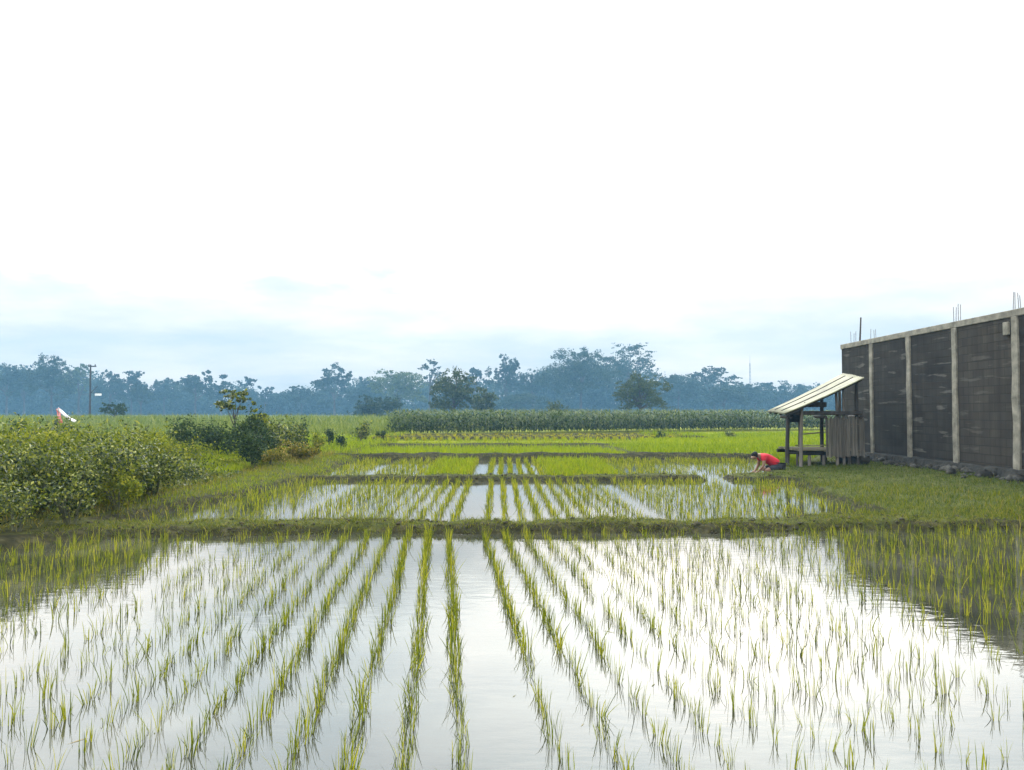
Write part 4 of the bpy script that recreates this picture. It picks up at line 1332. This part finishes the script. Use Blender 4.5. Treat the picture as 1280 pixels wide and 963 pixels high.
def skin(name, verts, edges, radii, mat, parent, sub=2, root=0):
    me = bpy.data.meshes.new(name)
    me.from_pydata(verts, edges, [])
    o = bpy.data.objects.new(name, me); COL.objects.link(o)
    s = o.modifiers.new('skin', 'SKIN'); s.use_smooth_shade = True
    for i, r in enumerate(radii):
        sv = me.skin_vertices[0].data[i]
        sv.radius = r if isinstance(r, tuple) else (r, r)
        sv.use_root = (i == root)
    sb = o.modifiers.new('sub', 'SUBSURF'); sb.levels = sub; sb.render_levels = sub
    dg = bpy.context.evaluated_depsgraph_get(); dg.update()
    me2 = bpy.data.meshes.new_from_object(o.evaluated_get(dg))
    bpy.data.objects.remove(o)
    me2.materials.clear(); me2.materials.append(mat)
    for p_ in me2.polygons: p_.use_smooth = True
    return link(name, me2, parent)


V, E, RD = [], [], []


def joint(p, r, parent=None):
    V.append(p); RD.append(r)
    if parent is not None: E.append((parent, len(V) - 1))
    return len(V) - 1


pel = joint((.27, 0, .185), .120)
sp1 = joint((.12, 0, .27), .110, pel)
sp2 = joint((-.06, 0, .37), .120, sp1)
ch = joint((-.19, 0, .43), .115, sp2)
nk = joint((-.275, 0, .465), .05, ch)
hd = joint((-.345, 0, .465), .075, nk)
hd2 = joint((-.405, 0, .425), .086, hd)
hd3 = joint((-.43, 0, .375), .06, hd2)
ns = joint((-.485, 0, .395), .016, hd2)
for s in (-1, 1):
    er = joint((-.385, s * .088, .43), .02, hd2)
    sh = joint((-.20, s * .17, .43), .055, ch)
    el = joint((-.215, s * .215, .215), .04, sh)
    wr = joint((-.33, s * .14, .055), .026, el)
    pm = joint((-.375, s * .125, .03), .03, wr)
    for f_, (dx, dy, L) in enumerate(((-.03, -.030, .06), (-.045, -.010, .07), (-.045, .010, .066), (-.035, .028, .052))):
        k1 = joint((-.375 + dx, s * .125 + dy, .022), .009, pm)
        joint((-.375 + dx - L * .7, s * .125 + dy * 1.3, .004), .008, k1)
    th = joint((-.36, s * .125 - s * .045, .03), .010, pm)
    joint((-.395, s * .125 - s * .06, .012), .009, th)
    hp = joint((.23, s * .10, .165), .095, pel)
    kn = joint((-.16, s * .15, .085), .062, hp)
    sh_ = joint((.02, s * .14, .07), .056, kn)
    an = joint((.27, s * .12, .05), .036, sh_)
    joint((.38, s * .12, .04), .034, an)
    joint((.44, s * .12, .012), .026, len(V) - 1)
skin('body', V, E, RD, M['skin'], per)
# shirt: torso and short sleeves
sv = [(.235, 0, .215), (.12, 0, .278), (-.06, 0, .378), (-.19, 0, .438), (-.245, 0, .455), (-.20, .17, .425), (-.212, .205, .30), (-.20, -.17, .425), (-.212, -.205, .30)]
se = [(0, 1), (1, 2), (2, 3), (3, 4), (3, 5), (5, 6), (3, 7), (7, 8)]
skin('shirt', sv, se, [.142, .136, .142, .132, .075, .072, .064, .072, .064], M['shirt'], per)
sv = [(.27, 0, .195), (.23, .10, .160), (.02, .13, .135), (-.08, .142, .118), (.23, -.10, .160), (.02, -.13, .135), (-.08, -.142, .118)]
se = [(0, 1), (1, 2), (2, 3), (0, 4), (4, 5), (5, 6)]
skin('shorts', sv, se, [.145, .105, .088, .080, .105, .088, .080], M['shorts'], per)
hv = [(-.305, 0, .475), (-.35, 0, .478), (-.405, 0, .450), (-.455, 0, .425)]
skin('hair', hv, [(0, 1), (1, 2), (2, 3)], [.085, .105, .102, .062], M['hair'], per)

# ------------------------------------------------------------------ haze, sky, sun
bm = bmesh.new(); box_bm(bm, -385, 385, -28, 395, -1.2, 38)
hz_o = bm_obj('haze', bm, M['water'])
hm, nt, out = new_mat('haze_air')
pv = nt.nodes.new('ShaderNodeVolumePrincipled')
pv.inputs['Color'].default_value = (.27, .57, .84, 1)
pv.inputs['Density'].default_value = .0008
nt.links.new(pv.outputs[0], out.inputs['Volume'])
hz_o.data.materials.clear(); hz_o.data.materials.append(hm)
tag(hz_o, kind='stuff')

SUN_EL, SUN_AZ = R(42), R(14)               # azimuth from +Y toward +X
sd_ = Vector((math.sin(SUN_AZ) * math.cos(SUN_EL), math.cos(SUN_AZ) * math.cos(SUN_EL), math.sin(SUN_EL)))
ld = bpy.data.lights.new('sun', 'SUN'); ld.energy = 1.5; ld.angle = R(22); ld.color = (1, .95, .86)
lo = bpy.data.objects.new('sun', ld); COL.objects.link(lo)
lo.rotation_euler = sd_.to_track_quat('Z', 'Y').to_euler()
lo.location = sd_ * 20 + Vector((0, 0, 40))

w = bpy.data.worlds.new('World'); scene.world = w; w.use_nodes = True
nt = w.node_tree; nt.nodes.clear(); L = nt.links.new
out = nt.nodes.new('ShaderNodeOutputWorld')
bg = nt.nodes.new('ShaderNodeBackground'); bg.inputs['Strength'].default_value = .1
sky = nt.nodes.new('ShaderNodeTexSky'); sky.sky_type = 'NISHITA'; sky.sun_disc = False
sky.sun_elevation = SUN_EL; sky.sun_rotation = SUN_AZ; sky.dust_density = 3; sky.air_density = 1.2
tc = nt.nodes.new('ShaderNodeTexCoord')
sp = nt.nodes.new('ShaderNodeSeparateXYZ'); L(tc.outputs['Generated'], sp.inputs[0])


def math_n(op, a, b=None, clamp=False):
    n = nt.nodes.new('ShaderNodeMath'); n.operation = op; n.use_clamp = clamp
    for i, x in enumerate((a, b)):
        if x is None: continue
        if isinstance(x, (int, float)): n.inputs[i].default_value = x
        else: L(x, n.inputs[i])
    return n.outputs[0]


zc = math_n('MAXIMUM', sp.outputs['Z'], 0.0)
zd = math_n('ADD', zc, .16)
cx = math_n('DIVIDE', sp.outputs['X'], zd); cy = math_n('DIVIDE', sp.outputs['Y'], zd)
cv = nt.nodes.new('ShaderNodeCombineXYZ'); L(cx, cv.inputs[0]); L(cy, cv.inputs[1])
cn = nt.nodes.new('ShaderNodeTexNoise'); cn.inputs['Scale'].default_value = .95; cn.inputs['Detail'].default_value = 7; cn.inputs['Roughness'].default_value = .55
mpn = nt.nodes.new('ShaderNodeMapping'); mpn.inputs['Location'].default_value = (3.1, 1.4, 0)
L(cv.outputs[0], mpn.inputs['Vector']); L(mpn.outputs[0], cn.inputs['Vector'])
# how bright the overcast is with height (in units of display white / exposure)
rz_ = ramp(nt, [(0, (3.95, 4.15, 4.3)), (.09, (4.2, 4.4, 4.5)), (.15, (5.0, 5.1, 5.15)), (.185, (9.5, 9.5, 9.4)), (.235, (16.5, 16.5, 16.2)), (.33, (16.8, 17.8, 18.6)), (.42, (16.5, 18, 19.6)), (1, (16.5, 17.8, 19.4))])
zn = math_n('MULTIPLY_ADD', cn.outputs['Fac'], .22); nt.nodes[-1].inputs[2].default_value = -.107
L(math_n('ADD', zc, zn, True), rz_.inputs['Fac'])
cr = ramp(nt, [(.34, (.86, .93, .97)), (.62, (1.22, 1.14, 1.07))]); L(cn.outputs['Fac'], cr.inputs['Fac'])
mul = nt.nodes.new('ShaderNodeVectorMath'); mul.operation = 'MULTIPLY'
L(rz_.outputs[0], mul.inputs[0]); L(cr.outputs[0], mul.inputs[1])
# glow round the veiled sun, dimmer away from it
dt = nt.nodes.new('ShaderNodeVectorMath'); dt.operation = 'DOT_PRODUCT'; dt.inputs[1].default_value = Vector((math.sin(R(14)) * math.cos(R(20)), math.cos(R(14)) * math.cos(R(20)), math.sin(R(20))))
nm_ = nt.nodes.new('ShaderNodeVectorMath'); nm_.operation = 'NORMALIZE'; L(tc.outputs['Generated'], nm_.inputs[0])
L(nm_.outputs[0], dt.inputs[0])
dpos = math_n('MAXIMUM', dt.outputs['Value'], 0.0)
gl = math_n('POWER', dpos, 22.0)
base = math_n('MULTIPLY_ADD', dt.outputs['Value'], .06); nt.nodes[-1].inputs[2].default_value = .85
gsc = nt.nodes.new('ShaderNodeVectorMath'); gsc.operation = 'SCALE'; gsc.inputs[0].default_value = (1.25, 1.15, .98)
gz_ = nt.nodes.new('ShaderNodeMapRange'); gz_.interpolation_type = 'SMOOTHSTEP'; gz_.inputs['From Min'].default_value = .10; gz_.inputs['From Max'].default_value = .30
L(zc, gz_.inputs['Value'])
L(math_n('MULTIPLY', math_n('MULTIPLY', gl, .42), gz_.outputs[0]), gsc.inputs['Scale'])
bsc = nt.nodes.new('ShaderNodeVectorMath'); bsc.operation = 'SCALE'; L(mul.outputs[0], bsc.inputs[0]); L(base, bsc.inputs['Scale'])
gm = nt.nodes.new('ShaderNodeVectorMath'); gm.operation = 'MULTIPLY'; L(gsc.outputs[0], gm.inputs[0]); L(mul.outputs[0], gm.inputs[1])
sm_ = nt.nodes.new('ShaderNodeVectorMath'); sm_.operation = 'ADD'; L(bsc.outputs[0], sm_.inputs[0]); L(gm.outputs[0], sm_.inputs[1])
mixc = nt.nodes.new('ShaderNodeMix'); mixc.data_type = 'RGBA'; mixc.inputs[0].default_value = .965
mixc.clamp_result = False
L(sky.outputs[0], mixc.inputs[6]); L(sm_.outputs[0], mixc.inputs[7])
L(mixc.outputs[2], bg.inputs['Color'])
L(bg.outputs[0], out.inputs['Surface'])

# ------------------------------------------------------------------ render
scene.render.engine = 'CYCLES'
c = scene.cycles
c.use_denoising = True
try:
    c.denoiser = 'OPENIMAGEDENOISE'
    c.denoising_input_passes = 'RGB_ALBEDO_NORMAL'
except Exception: pass
c.max_bounces = 6; c.diffuse_bounces = 2; c.glossy_bounces = 3; c.transmission_bounces = 4; c.volume_bounces = 0; c.transparent_max_bounces = 4
c.use_adaptive_sampling = True; c.adaptive_threshold = .015
c.sample_clamp_indirect = 8
vsx = scene.view_settings
vsx.view_transform = 'Standard'; vsx.look = 'None'; vsx.gamma = 1; vsx.use_curve_mapping = False
vsx.exposure = 1.12
scene.render.resolution_x = 1024; scene.render.resolution_y = 770
